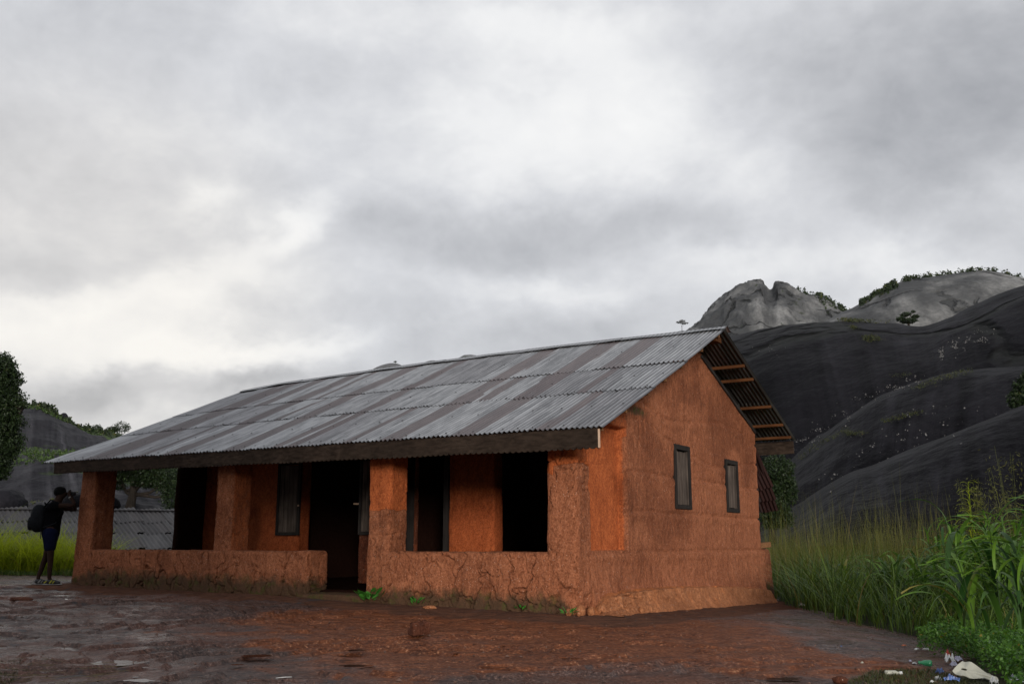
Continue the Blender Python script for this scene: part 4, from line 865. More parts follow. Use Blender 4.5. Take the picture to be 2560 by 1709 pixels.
for k, (u, v, hgt, rch, _) in enumerate(clumps):
    p = gpt(u, v); c = empty('tall_grass_clump', p); tag(c, labs[k], 'grass clump', 'broad bladed grass clumps on the right')
    rnd = random.Random(100 + k); stems = MB(); near = []; rest = []
    ns = 17
    for s in range(ns):
        a = rnd.uniform(0, 6.28); rr = rch * math.sqrt(rnd.random()); bx, by = rr * math.cos(a), rr * math.sin(a); hh = hgt * rnd.uniform(.55, 1.0)
        lean = Vector((bx * .9 - .10, by * .5 - .08, 0)) * .55
        pts = [Vector((bx, by, -.05)) + lean * t * t * hh + Vector((0, 0, hh * .86 * t)) for t in (0, .33, .66, 1)]
        stems.tube(pts, [.006, .005, .004, .003], 4)
        for l in range(rnd.randint(5, 7)):
            t = rnd.uniform(.12, 1); q_ = pts[0].lerp(pts[-1], t); q_.z = hh * .86 * t
            ln = rnd.uniform(.45, .95) * (.6 + .4 * hgt / 1.8); az = rnd.uniform(0, 6.28); ln *= .62 if t > .85 else 1; T = (q_, az, ln, rnd.uniform(-.1, .5))
            (near if (t > .45 and len(near) < 24 and rnd.random() < .6) else rest).append(T)
    stems.build('stems', M['grass'], c).data.attributes.new('rnd', 'FLOAT', 'POINT')
    for (q_, az, ln, tl) in near:
        o = link('leaf', bl_me[rnd.randrange(len(bl_me))], None, c, loc=q_, rot=(0, tl, az)); o.scale = (ln, ln, ln)
    V, Fq, rn = inst_leaves(rest); o = link('leaf_mass', mesh_np('leaf_mass', V, Fq, True, dict(rnd=rn)), M['broad'], c); o['kind'] = 'stuff'
R1 = np.random.RandomState(5)
# mid-height green grass between the house and the broad clumps
r = scatter_poly([(1925, 1492), (1990, 1520), (2080, 1548), (2210, 1578), (2330, 1600), (2560, 1640), (2700, 1560), (2560, 1480), (2300, 1455), (2120, 1450), (1960, 1452)], 15000, 1)
grass_obj('grass', r, .55, 1.55, .015, M['grass'], (.3, 1.25), 6, seed=2)
r = scatter_poly([(1925, 1480), (2000, 1505), (2090, 1530), (2250, 1550), (2560, 1560), (2560, 1470), (2200, 1440), (1950, 1445)], 3600, 3)
grass_obj('grass', r, 1.0, 1.65, .022, M['grass'], (.3, .8), 7, seed=4)
r = scatter_poly([(1935, 1485), (2000, 1508), (2090, 1535), (2230, 1562), (2400, 1590), (2560, 1560), (2560, 1480), (2200, 1450), (1950, 1450)], 3200, 13)
grass_obj('grass', r, .6, 1.25, .030, M['broad'], (.8, 1.5), 8, seed=14)
# fine yellow seeding grass behind
poly = [(5.6, 23), (17, 20), (20, 33), (8.0, 34)]
r = scatter_w(poly, 26000, R1); grass_obj('grass', r, 1.0, 1.9, .009, M['yellow'], (.15, .8), 5, seed=5)
r = scatter_w([(5.6, 21), (9, 20), (13, 24), (12, 28), (7.0, 28)], 2600, R1); grass_obj('grass', r, 1.6, 2.9, .008, M['yellow'], (.05, .45), 5, seed=6)
# bright grass left behind the person
r = scatter_w([(-17, 21.7), (-9.0, 21.7), (-9.6, 24), (-17, 24.6)], 9000, R1); r[:, 2] = Gm(r[:, 0], np.minimum(r[:, 1], 22.4))
hh = .42 + .42 * (np.abs(fbm(np.stack([r[:, 0] * .6, r[:, 1] * .3, r[:, 0] * 0], 1), 2)))
pr = np.interp(r[:, 0], [-17, -13, -11.8, -11.0, -10.4, -9.9, -9.2], [.9, .75, .95, 1.1, .75, .85, .6])
for lo_, hi_, sd2 in ((0, .85, 7), (.85, 9, 8)):
    sel = (pr >= lo_) & (pr < hi_); grass_obj('grass', r[sel], .9 * (1 if lo_ == 0 else 1.35), 1.45 * (1 if lo_ == 0 else 1.25), .018, M['lime'], (.45, 1.5), 7, seed=sd2)
r = scatter_w([(-14, 21.0), (-8.6, 21.0), (-8.6, 21.9), (-14, 22.2)], 5000, R1); r[:, 2] = Gm(r[:, 0], r[:, 1]); grass_obj('grass', r, .06, .20, .012, M['grass'], (.4, .9), 3, seed=8)
# grassy feather shrubs at the right against the slope
for (u, v, y, h, lb) in ((2210, 1385, 25, 1.9, 'thin feathery shrub between the yellow grass and the broad clumps'), (2440, 1330, 22, 2.8, 'feathery shrub rising behind the broad grass clumps'), (2540, 1330, 20, 3.3, 'tallest feathery shrub against the dark slope at the frame edge')):
    p = at(u, v, y); p.z = float(Gm(p.x, p.y)); t = empty('feathery_shrub', p); tag(t, lb, 'shrub', 'feathery shrubs by the slope')
    R_ = np.random.RandomState(int(u)); m = MB(); C = []
    for s in range(22):
        a = R_.rand() * 6.28; e = Vector((math.cos(a) * .55 * h * .5 * R_.rand(), math.sin(a) * .3 * h * .5, h * R_.uniform(.6, 1.))); m.tube([(0, 0, -.1), e * .5 + Vector((0, 0, .1)), e], [.012, .008, .003], 4)
        for k in range(60):
            f = R_.uniform(.35, 1.); C.append(np.array(e) * f + R_.normal(0, .10, 3))
    m.build('stems', M['yellow'], t); C = np.array(C); V, Fq = leaves(C, .09, R_, ratio=6)
    link('crown', mesh_np('crown', V, Fq, False, dict(rnd=R_.rand(len(V)))), M['yellow'], t)
# tall spindly weed with narrow leaves above the broad clumps
p = gpt(2445, 1590); t = empty('spindly_weed', p); tag(t, 'tall weed with yellow green whorled narrow leaves above the grass', 'plant')
m = MB(); top = at(2420, 1205, p.y) - p; m.tube([(0, 0, 0), top * .5 + Vector((.03, 0, 0)), top], [.010, .008, .004], 5); m.build('stem', M['lime'], t)
for k in range(46):
    f = 1 - .42 * (k / 46) ** 1.2; me = bl_me[(k * 4 + 2) % len(bl_me)]; o = link('leaf', me, None, t, loc=top * f, rot=(0, .5 + random.uniform(-.2, .5), k * 2.4)); ln = .16 + .14 * (k / 46); o.scale = (ln, ln * .55, ln * .8); o.material_slots[0].link = 'OBJECT'; o.material_slots[0].material = M['lime']
# leafy herbs and small ground plants at the lower right
def herb_mass(pix, n, hmax, size, mat, seed, name='ground_cover', ratio=1.8):
    r = scatter_poly(pix, n, seed); R_ = np.random.RandomState(seed); C = r.copy(); C[:, 2] += R_.rand(n) ** .7 * hmax * (.55 + .9 * np.abs(fbm(r * [1.5, 1.5, 0] + 3, 2))) + .03
    C = C[fbm(r * [2.2, 2.2, 0] + 9, 3) > -.14]; n = len(C)
    V, Fq = leaves(C, size, R_, .9, ratio); o = link(name, mesh_np(name, V, Fq, False, dict(rnd=np.repeat(R_.rand(n), 4))), M[mat]); tag(o, kind='stuff'); return o
herb_mass([(2330, 1640), (2290, 1620), (2380, 1590), (2600, 1600), (2650, 1720), (2480, 1706), (2420, 1650)], 22000, .36, .034, 'herb', 21)
herb_mass([(2500, 1660), (2600, 1640), (2700, 1740), (2520, 1745)], 5000, .2, .034, 'herb', 22)
r = scatter_poly([(2120, 1700), (2180, 1672), (2330, 1668), (2480, 1702), (2480, 1730), (2150, 1730)], 4500, 24); grass_obj('short_grass', r, .02, .055, .006, M['moss'], (.4, 1.), 3, seed=25)
r = scatter_poly([(-60, 1655), (60, 1640), (40, 1700), (-60, 1720)], 900, 26); grass_obj('short_grass', r, .02, .06, .005, M['moss'], (.4, 1.), 3, seed=27)
# dry stems at the left parapet foot and straw on the rock
def straw(name, pts, rad, mat, label, cat='straw', group=None):
    m = MB(); m.tube(pts, rad, 4); o = m.build(name, mat, None, True); tag(o, label, cat, group); return o
M['grit'] = plain('brown_grit', (.10, .055, .04), .8, nz=.6, scale=9)
M['straw'] = plain('dry_straw', (.13, .10, .05), .8)
def gz_at(p): return float(Gd(np.array([p[0]]), np.array([p[1]]))[0])
def on_ground(u, v, dz=.0):
    p = gpt(u, v); p.z = gz_at(p) + dz; return p
a = on_ground(492, 1466); straw('dry_grass_stalk', [a, a + Vector((-.05, 0, .11)), a + Vector((-.10, 0, .17))], .004, M['straw'], 'left one of two thin dry stems in a V by the left parapet'); straw('dry_grass_stalk', [a + Vector((.01, 0, 0)), a + Vector((.03, 0, .1)), a + Vector((.06, 0, .17))], .004, M['straw'], 'right one of two thin dry stems in a V by the left parapet')
# seedlings at the foot of the walls
SE = [(925, 1497, .13, 26, 'bright green weed growing beside the dark doorway'), (1043, 1504, .07, 12, 'small green weed below the right parapet, right of the doorway weed'), (1262, 1514, .035, 8, 'flat tiny weed at the foot of the right parapet'),
      (1303, 1518, .06, 10, 'tiny upright weed near the corner end of the right parapet'), (1420, 1543, .06, 12, 'small weed beside the stones at the near house corner'), (1658, 1512, .09, 20, 'green weed lying against the gable plinth'), (1985, 1508, .06, 12, 'small weed on the rock behind the far gable corner')]
for k, (u, v, rad, n, lb) in enumerate(SE):
    p = on_ground(u, v, .015); rad *= 1.15
    for _ in range(40):
        lx, ly = loc2(p.x, p.y)
        if (lx < 0 and ly > -.10) or (0 <= lx < .42 and ly > .3): p = Vector((p.x * .998, p.y * .998, p.z))
    p.z = gz_at(p) + .015; t = empty('weed', p); tag(t, lb, 'weed', 'small weeds along the house foot'); R_ = np.random.RandomState(k)
    V = np.array([(0, 0, 0), (.35, .22, .04), (.8, .20, .05), (1, 0, 0), (.8, -.20, .05), (.35, -.22, .04), (.5, 0, -.03)]); fq = np.array([(0, 1, 6), (1, 2, 6), (2, 3, 6), (3, 4, 6), (4, 5, 6), (5, 0, 6)])
    mes = []
    for rr in (.2, .6, .95):
        me = mesh_np('leaf', V, fq, True, dict(rnd=np.full(7, rr))); me.materials.append(M['weed']); mes.append(me)
    for j in range(n):
        a = R_.rand() * 6.28; d = rad * R_.rand() ** .5; ln = rad * R_.uniform(.45, .75)
        o = link('leaf', mes[R_.randint(3)], None, t, loc=(math.cos(a) * d, math.sin(a) * d * .6, .02 + rad * 1.1 * R_.rand() * (1 - d / rad * .6)), rot=(R_.uniform(-.4, .4), R_.uniform(-.9, -.1), a)); ln *= 1.7; o.scale = (ln, ln * .9, ln)
R_ = np.random.RandomState(77); m = MB()
for k in range(50):
    p = gpt(R_.uniform(-20, 260), R_.uniform(1655, 1709)); z = gz_at(p) + .012; a = R_.normal(0, .35); l = R_.uniform(.04, .26)
    e = p + Vector((math.cos(a) * l, math.sin(a) * l, 0)); m.tube([(p.x, p.y, z), (e.x, e.y, gz_at(e) + .014)], .0018, 4)
o = m.build('straw_litter', M['straw'], None); tag(o, kind='stuff')
# ---------------------------------------------------------------- trees
def blob(u, v, y, ru, rv, base, depth=None):
    p = at(u, v, y) - base; k = y / F; return (p.x, p.y, p.z, ru * k, (depth or ru) * k, rv * k)
def px_tree(name, foot, y, bl, n, leaf, label, seed, trunk_r, mat='tree', group=None, h=None, cat='tree'):
    base = at(foot[0], foot[1], y); bs = [blob(b[0], b[1], y + (b[4] if len(b) > 4 else 0), b[2], b[3], base) for b in bl]
    hh = h or max(b[2] for b in bs); return tree(name, base, hh, bs, n, leaf, label, cat, mat, trunk_r, seed, group)
tree('added_shade_tree', Vector((-5.7, -9, -1.2)), 10, [(-3, 0, 8, 4, 3.5, 4), (1.5, 1, 8.5, 4, 3.5, 4), (3.0, -1, 5, 3.0, 3, 3.2), (-1, 0, 4.2, 4.5, 3, 3.2), (-5, 0, 4, 3.5, 3, 3.4), (1.2, .5, 3.6, 3, 2.5, 2.4)], 20000, .6, 'added unseen tree behind the viewer that shades the left house front', 'tree', 'tree', .35, 71)  # tree added out of view to darken the left house front
px_tree('leafy_tree', (-30, 1330), 38, [(-20, 930, 60, 45), (0, 960, 50, 60), (10, 1010, 45, 45), (-10, 1060, 60, 60), (20, 1040, 26, 26), (5, 1110, 48, 40), (-30, 1150, 50, 45), (50, 1005, 14, 12), (60, 1012, 10, 8), (-60, 1000, 60, 90), (-5, 1175, 30, 25), (15, 905, 12, 18)], 60000, .10, 'large dark leafy tree cut by the left frame edge', 31, .25)
px_tree('spreading_tree', (327, 1300), 55, [(330, 1170, 45, 22), (380, 1180, 50, 26), (300, 1190, 30, 18), (420, 1200, 40, 30), (370, 1205, 45, 14), (440, 1240, 35, 36), (300, 1215, 16, 10), (340, 1160, 90, 20)], 24000, .12, 'spreading tree seen through the open end of the verandah', 32, .28, h=4.0)
px_tree('round_bush', (1930, 1330), 27, [(1935, 1180, 45, 35), (1960, 1215, 30, 30), (1920, 1240, 40, 40), (1965, 1170, 20, 20), (1975, 1240, 18, 20), (1940, 1290, 40, 30)], 20000, .065, 'rounded dark green bush just behind the far corner of the house', 33, .08, cat='bush')
for k, (u, v, ru, rv, ft, lb) in enumerate([(214, 1072, 7, 6, 1084, 'smallest hilltop tree, leftmost of the row'), (243, 1071, 13, 9, 1092, 'flat crowned hilltop tree second in the row'), (264, 1079, 7, 6, 1094, 'thin low hilltop tree in the middle of the row'),
                                       (281, 1074, 12, 8, 1098, 'hilltop tree left of the widest crown'), (304, 1068, 19, 14, 1103, 'widest dark crowned hilltop tree next to the roof edge')]):
    px_tree('hilltop_tree', (u, ft), 298, [(u, v, ru, rv), (u - ru * .6, v + 3, ru * .5, rv * .6), (u + ru * .6, v + 1, ru * .5, rv * .6)], 500 if ru < 10 else 1100, .42, lb, 40 + k, .16, group='trees on the crest of the left hill')
px_tree('hilltop_tree', (173, 1068), 296, [(172, 1052, 4, 2), (176, 1054, 3, 1.5)], 120, .35, 'tiny tree on the hill directly beside the rock pinnacle', 47, .10)
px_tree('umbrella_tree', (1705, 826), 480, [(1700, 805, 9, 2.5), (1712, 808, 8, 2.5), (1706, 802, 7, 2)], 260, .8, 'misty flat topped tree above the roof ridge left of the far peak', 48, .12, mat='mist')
px_tree('bushy_tree', (2272, 812), 168, [(2264, 786, 13, 5), (2288, 791, 10, 5), (2252, 797, 11, 6), (2272, 802, 20, 6), (2283, 779, 6, 3)], 2600, .28, 'dark bushy tree on the saddle between black slab and right dome', 49, .18)
px_tree('peak_tree', (2018, 750), 516, [(2014, 738, 9, 4), (2024, 741, 9, 4), (2030, 746, 6, 3)], 320, .9, 'flat crowned tree on the right shoulder of the far peak', 50, .3)
px_tree('edge_tree', (2570, 1040), 44, [(2560, 985, 26, 40), (2540, 1000, 20, 22), (2575, 950, 22, 30)], 3000, .16, 'dark shrub on the slope cut by the right frame edge', 51, .08, cat='bush')
px_tree('summit_bush', (989, 912), 690, [(988, 904, 4, 2)], 60, .9, 'lone bush on top of the small distant hill over the roof', 52, .25, cat='bush')
# scrub and grass that reads as one mass on the rocks
def scrub_on(name, hillname, sel, n, size, mat, seed, lift=.5, kind='stuff', ratio=1.6, spread=0.):
    P, vv = SLABS[hillname]; R_ = np.random.RandomState(seed); Rr, Cn = P.shape[:2]; pts = []
    for (u0, u1, a0, a1, w) in sel:
        k = int(n * w); uu = R_.uniform(u0, u1, k) * (Cn - 1); aa = R_.uniform(a0, a1, k); ri = np.interp(aa, vv, np.arange(len(vv)))
        if a0 < 0: am = ((P[12:, :, 2] - EYE) / P[12:, :, 1]).argmax(0) + 12; ri = am[np.clip(uu.astype(int), 0, Cn - 1)] + R_.normal(0, 1, k) * 1.6 + np.where(R_.rand(k) < .5, R_.rand(k) * (a1 - .0) * (Rr - 12), 0)
        i0 = np.clip(ri.astype(int), 0, Rr - 2); j0 = np.clip(uu.astype(int), 0, Cn - 2); fi, fj = (ri - i0)[:, None], (uu - j0)[:, None]
        p = P[i0, j0] * (1 - fi) * (1 - fj) + P[i0 + 1, j0] * fi * (1 - fj) + P[i0, j0 + 1] * (1 - fi) * fj + P[i0 + 1, j0 + 1] * fi * fj
        c = fbm(np.stack([uu * .35, aa * 30, uu * 0 + seed], 1), 3); p = p[c + .3 * perlin(np.stack([uu * .12, uu * 0, uu * 0 + seed], 1)) > spread]; pts.append(p)
    C = np.concatenate(pts); C[:, 2] += R_.rand(len(C)) ** 1.5 * lift * (.5 + np.abs(fbm(C * .3, 2)) * 2)
    V, Fq = leaves(C, size, R_, .6, ratio); o = link(name, mesh_np(name, V, Fq, False, dict(rnd=np.repeat(R_.rand(len(C)), 4))), M[mat]); tag(o, kind='stuff'); return o
scrub_on('hill_scrub', 'left_hill', [(.66, .86, -.02, .35, 1.), (.30, .62, .30, .46, .6), (.25, .40, -.02, .01, .02)], 16000, .8, 'scrub', 61, 1.3, spread=.0)
scrub_on('hill_scrub', 'left_slab', [(.1, .8, 0, .12, 1.), (.2, .75, .5, .75, .6)], 16000, .26, 'hillgrass', 62, .4, spread=.03)
scrub_on('hill_scrub', 'left_hill', [(.1, .8, .36, .50, 1.)], 14000, .45, 'hillgrass', 68, .6, spread=.0)
scrub_on('hill_scrub', 'left_rocks', [(.1, .8, .0, .25, 1.)], 2500, .2, 'moss', 63, .3, spread=.1)
scrub_on('dome_scrub', 'right_dome', [(.27, .40, -.03, .12, 1.), (.42, .80, -.03, .01, .35)], 9000, .8, 'scrub', 64, 1.5, spread=.06)
scrub_on('peak_scrub', 'far_peak', [(.76, .92, -.03, .22, 1.), (.70, .8, -.02, .03, .1)], 6000, 1.2, 'scrub', 65, 2.4, spread=-.1)
# ================================================================ pale stones in the fissures
M['pale'] = plain('pale_rock_chips', (.15, .147, .145), .8)
def chips(name, px, n, y, spread, size, seed, alongz=12):
    R_ = np.random.RandomState(seed); C = []
    seg = [(np.array(px[i]), np.array(px[i + 1])) for i in range(len(px) - 1)]
    for k in range(n):
        a, b_ = seg[R_.randint(len(seg))]; q_ = a + (b_ - a) * R_.rand(); u, v = q_[:2] + R_.normal(0, 1, 2) * spread
        if perlin(np.array([[u / 17., v / 13., seed]]))[0] + .25 * R_.rand() > .25: C.append(cast(u, v))
    C = np.array([c for c in C if c is not None]); V, Fq = leaves(C + R_.normal(0, .02, C.shape), size, R_, 0, 1.2); o = link(name, mesh_np(name, V, Fq, False), M['pale']); tag(o, kind='stuff'); return o
bpy.context.view_layer.update(); dg = bpy.context.evaluated_depsgraph_get()
from mathutils.bvhtree import BVHTree
BV = {}
for k in ('slab_hill', 'middle_slab', 'near_slab'):
    P, vv = SLABS[k]; Rr, Cn = P.shape[:2]; idx = np.arange(Rr * Cn).reshape(Rr, Cn); qd = np.stack([idx[:-1, :-1], idx[1:, :-1], idx[1:, 1:], idx[:-1, 1:]], -1).reshape(-1, 4)
    BV[k] = BVHTree.FromPolygons(P.reshape(-1, 3).tolist(), qd.tolist())
def cast(u, v):
    o = Vector((0, 0, EYE)); r = ray(u, v).normalized(); best = None
    for b_ in BV.values():
        h = b_.ray_cast(o, r)
        if h[0] is not None and (best is None or h[3] < best[3]): best = h
    return None if best is None else np.array(best[0] - r * .25)
chips('pale_stones', [(1985, 1120), (2022, 1094), (2100, 1040), (2165, 990), (2240, 965), (2300, 944)], 700, 0, (13, 7), .13, 1)
chips('pale_stones', [(2352, 889), (2380, 868), (2430, 850), (2472, 835)], 900, 0, (15, 8), .13, 2)
chips('pale_stones', [(2170, 1110), (2250, 1080), (2330, 1050), (2400, 1040)], 260, 0, (38, 20), .10, 3)
chips('pale_stones', [(2060, 1200), (2140, 1150), (2210, 1120), (2500, 1030)], 90, 0, (30, 14), .11, 4)
chips('pale_stones', [(1900, 870), (1930, 885)], 40, 0, (30, 10), .16, 5)
def tuft(px, n, size, seed, lift=.3, spread=(8, 4)):
    R_ = np.random.RandomState(seed); C = []
    n = int(n * .7); size = size * .6; spread = (spread[0], spread[1] * .55)
    for k in range(n):
        i = R_.randint(len(px) - 1); a, b_ = np.array(px[i]), np.array(px[i + 1]); u, v = a + (b_ - a) * R_.rand() + R_.normal(0, 1, 2) * spread; c = cast(u, v)
        if c is not None: C.append(c)
    C = np.array(C); C[:, 2] += R_.rand(len(C)) * lift; V, Fq = leaves(C, size, R_, .5, 2.5); o = link('ledge_grass', mesh_np('ledge_grass', V, Fq, False, dict(rnd=np.repeat(R_.rand(len(C)), 4))), M['moss']); tag(o, kind='stuff')
tuft([(2075, 801), (2110, 802), (2150, 805), (2220, 806)], 1500, .5, 1, .5, (6, 2)); tuft([(2160, 848), (2195, 850)], 500, .4, 2, .5, (7, 5)); tuft([(2130, 820), (2140, 822)], 200, .35, 3, .4, (5, 3)); tuft([(2280, 810), (2300, 812)], 250, .4, 4, .4, (6, 3))
tuft([(2210, 1055), (2250, 1045), (2300, 1030)], 500, .2, 5, .15, (8, 4)); tuft([(2110, 1080), (2130, 1085), (2160, 1084)], 300, .2, 6, .15, (8, 4)); tuft([(2290, 975), (2330, 955), (2380, 940), (2420, 930)], 600, .22, 7, .2, (10, 4)); tuft([(2240, 942), (2270, 935)], 120, .3, 8, .2); tuft([(2120, 1075), (2050, 1110), (1990, 1150)], 400, .2, 9, .2, (6, 5))
# ================================================================ the person
skin_m = plain('dark_skin', (.026, .013, .009), .8, spec=.12); shirt_m = plain('black_cotton', (.004, .004, .005), 1., nz=.15, spec=.03); short_m = plain('navy_cotton', (.005, .007, .022), 1., nz=.15, spec=.03)
hair_m = plain('black_hair', (.004, .004, .004), .9, spec=.1); shoe_m = plain('black_shoe', (.010, .011, .013), .6); yel_m = plain('yellow_trim', (.32, .30, .02), .6); sole_m = plain('pale_sole', (.20, .20, .19), .7); pack_m = plain('black_pack_fabric', (.007, .008, .010), .85, spec=.12)
def skinned(name, verts, edges, rads, mat, parent, sub=2, root=0):
    me = bpy.data.meshes.new(name); me.from_pydata(verts, edges, []); me.update(); me.materials.append(mat); o = link(name, me, None, parent)
    me.skin_vertices.new(name='') if hasattr(me.skin_vertices, 'new') and not me.skin_vertices else None
    md = o.modifiers.new('skin', 'SKIN'); md.use_smooth_shade = True
    if not me.skin_vertices:
        vl = bpy.context.view_layer; vl.objects.active = o; bpy.ops.object.mode_set(mode='EDIT'); bpy.ops.object.mode_set(mode='OBJECT')
    if me.skin_vertices:
        for i, r in enumerate(rads):
            r = r if hasattr(r, '__len__') else (r, r); me.skin_vertices[0].data[i].radius = r; me.skin_vertices[0].data[i].use_root = (i == root)
    s = o.modifiers.new('sub', 'SUBSURF'); s.levels = sub; s.render_levels = sub; return o
pf = gpt(110, 1461); pf.z = gz_at(pf)
person = empty('person', pf, math.radians(14)); tag(person, 'person in black shirt and navy shorts raising a camera to the face by the house', 'person')
Vb = [(.03, 0, .90), (.02, 0, 1.10), (.03, 0, 1.30), (.07, 0, 1.44), (.11, 0, 1.52), (.145, 0, 1.60), (.15, 0, 1.67),          # 0-6 pelvis..head
      (.02, .10, .84), (-.03, .10, .50), (-.135, .10, .10), (-.05, .10, .035),                                                        # 7-10 rear leg
      (.05, -.10, .84), (.085, -.10, .50), (.095, -.10, .10), (.19, -.12, .035),                                                    # 11-14 front leg
      (.07, -.19, 1.385), (.44, -.22, 1.40), (.30, -.11, 1.595), (.28, -.07, 1.64),                                              # 15-18 near arm
      (.07, .19, 1.385), (.38, .20, 1.33), (.31, .07, 1.56), (.29, .04, 1.60),                                                     # 19-22 far arm
      (.215, 0, 1.575), (.245, 0, 1.60)]                                                                                      # chin, nose
Eb = [(0, 1), (1, 2), (2, 3), (3, 4), (4, 5), (5, 6), (0, 7), (7, 8), (8, 9), (9, 10), (0, 11), (11, 12), (12, 13), (13, 14), (3, 15), (15, 16), (16, 17), (17, 18), (3, 19), (19, 20), (20, 21), (21, 22), (5, 23), (5, 24)]
Rb = [.14, .12, .135, .085, .058, .108, .10, .085, .058, .036, .03, .085, .058, .036, .03, .055, .040, .028, .030, .055, .040, .028, .03, .032, .016]
for hb, side in ((18, -1), (22, 1)):       # fingers closed over the camera
    b0 = Vector(Vb[hb])
    for k, (dx, dy, dz, l) in enumerate([(.01, .02, .03, .9), (.02, .03, .015, 1.), (.025, .03, 0, .95), (.02, .03, -.015, .8), (-.02, .03, -.02, .7)]):
        i = len(Vb); Vb.append(tuple(b0 + Vector((dx * 1.2, -side * dy * .6, dz)))); Vb.append(tuple(b0 + Vector((dx * 1.2, -side * dy * 2.2 * l, dz * 1.4)))); Eb += [(hb, i), (i, i + 1)]; Rb += [.010, .008]
skinned('body', Vb, Eb, Rb, skin_m, person)
skinned('shirt', [(.03, 0, .74), (.02, 0, 1.04), (.03, 0, 1.28), (.06, 0, 1.42), (.10, 0, 1.47), (.07, -.19, 1.39), (.19, -.215, 1.385), (.07, .19, 1.39), (.18, .20, 1.37)], [(0, 1), (1, 2), (2, 3), (3, 4), (3, 5), (5, 6), (3, 7), (7, 8)],
        [(.165, .185), (.15, .17), (.16, .19), (.12, .14), .068, .08, .072, .08, .072], shirt_m, person)
skinned('shorts', [(.03, 0, 1.06), (.03, 0, .84), (.02, .10, .74), (-.005, .10, .56), (.05, -.10, .74), (.085, -.10, .56)], [(0, 1), (1, 2), (2, 3), (1, 4), (4, 5)], [(.165, .18), (.15, .17), .115, .098, .115, .098], short_m, person)
for sx, sy, hd in ((-.135, .10, 0.), (.095, -.10, -.1)):
    s = skinned('shoe', [(sx - .05, sy, .055), (sx + .03, sy, .06), (sx + .14, sy - .01, .042), (sx + .20, sy - .015, .035)], [(0, 1), (1, 2), (2, 3)], [(.048, .05), (.05, .055), (.045, .038), (.034, .028)], shoe_m, person)
    m = MB(); m.box((sx - .095, sy - .05, .0), (sx + .225, sy + .04, .018)); m.build('sole', sole_m, s, bevel=.01)
    m = MB(); m.bar((sx + .02, sy - .052, .03), (sx + .06, sy - .054, .085), .012, .02); m.bar((sx + .07, sy - .052, .03), (sx + .10, sy - .050, .075), .012, .018); m.bar((sx - .07, sy - .052, .035), (sx - .03, sy - .054, .07), .012, .02); m.build('stripe', yel_m if sy < 0 else sole_m, s)
m = MB(); m.tube([(.325, -.135, 1.545), (.335, -.145, 1.525)], .034, 10); m.build('bracelet', sole_m, person, True)
# backpack: shaped bag with pocket, top handle and straps
bp = empty('backpack', pf, math.radians(14)); tag(bp, 'rounded black backpack worn by the person at the verandah end', 'backpack')
def softbox(name, c, r, mat, parent, pw=2.6, n=24):
    th, ph = np.meshgrid(np.linspace(0, 2 * math.pi, n, endpoint=False), np.linspace(0, math.pi, n // 2 + 1)); d = np.stack([np.sin(ph) * np.cos(th), np.sin(ph) * np.sin(th), np.cos(ph)], -1).reshape(-1, 3)
    s = (np.abs(d) ** pw).sum(1) ** (-1 / pw); P = d * s[:, None] * np.array(r) + np.array(c); P = P + .008 * fbm(P * 9, 3)[:, None]
    R = n // 2 + 1; idx = np.arange(R * n).reshape(R, n); nx2 = np.roll(idx, -1, 1); return link(name, mesh_np(name, P, np.stack([idx[:-1], idx[1:], nx2[1:], nx2[:-1]], -1).reshape(-1, 4)), mat, parent)
softbox('hair', (.118, 0, 1.652), (.108, .092, .098), hair_m, person, 2.1); softbox('bag', (-.20, 0, 1.17), (.13, .16, .25), pack_m, bp); softbox('pocket', (-.31, 0, 1.08), (.055, .12, .13), pack_m, bp)
for sy in (-.11, .11):
    m = MB(); m.tube([(-.10, sy, 1.37), (.0, sy, 1.50), (.12, sy, 1.44), (.185, sy, 1.28), (.12, sy * 1.3, 1.08), (-.08, sy * 1.2, 1.0)], .016, 6); m.build('strap', pack_m, bp, True)
m = MB(); m.tube([(-.10, -.04, 1.41), (-.12, -.03, 1.455), (-.12, .03, 1.455), (-.10, .04, 1.41)], .008, 6); m.build('handle', pack_m, bp, True)
m = MB(); m.tube([(-.12, -.15, .98), (-.10, -.16, .80)], .006, 4); m.build('strap', pack_m, bp)
cm = empty('camera_body', pf, math.radians(14)); tag(cm, 'black camera held to the face of the person', 'camera')
m = MB(); m.box((.255, -.065, 1.575), (.315, .065, 1.665)); m.box((.262, -.03, 1.664), (.308, .03, 1.69)); m.build('case', shoe_m, cm, bevel=.01); m = MB(); m.tube([(.31, 0, 1.62), (.39, 0, 1.62)], [.038, .034], 14); m.build('lens', shoe_m, cm, True)
# ================================================================ stones, rubbish
M['brickm'] = mud('dark_clay_lump', (.16, .06, .035), (.30, .09, .035))
p = on_ground(1048, 1590, .065); b = mud_block('clay_block', (-.105, -.08, -.07), (.105, .08, .075), M['brickm'], None, .010, .022, .6); b.location = p; b.rotation_euler = (.08, -.06, .5); tag(b, 'broken block of burnt mud lying alone on the courtyard rock', 'clay block')
p = on_ground(52, 1501, .02); b = boulder('flat_stone', p, (.22, .10, .04), M['brickm'], 9, amp=.3); b.rotation_euler = (0, 0, -.5); tag(b, 'flat dark stone on the rock below the standing person', 'stone')
p = on_ground(1075, 1520, .02); b = boulder('clay_lump', p, (.09, .05, .025), M['mud_base'], 19, amp=.4); tag(b, 'small crumbled mud lump before the right parapet', 'clay lump')
p = on_ground(1845, 1538 + 160, .02); b = boulder('flat_stone', on_ground(2100, 1702, .02), (.06, .04, .03), M['brickm'], 29, amp=.3); tag(b, 'small brown stone at the lower frame edge beside the rubbish grass', 'stone')
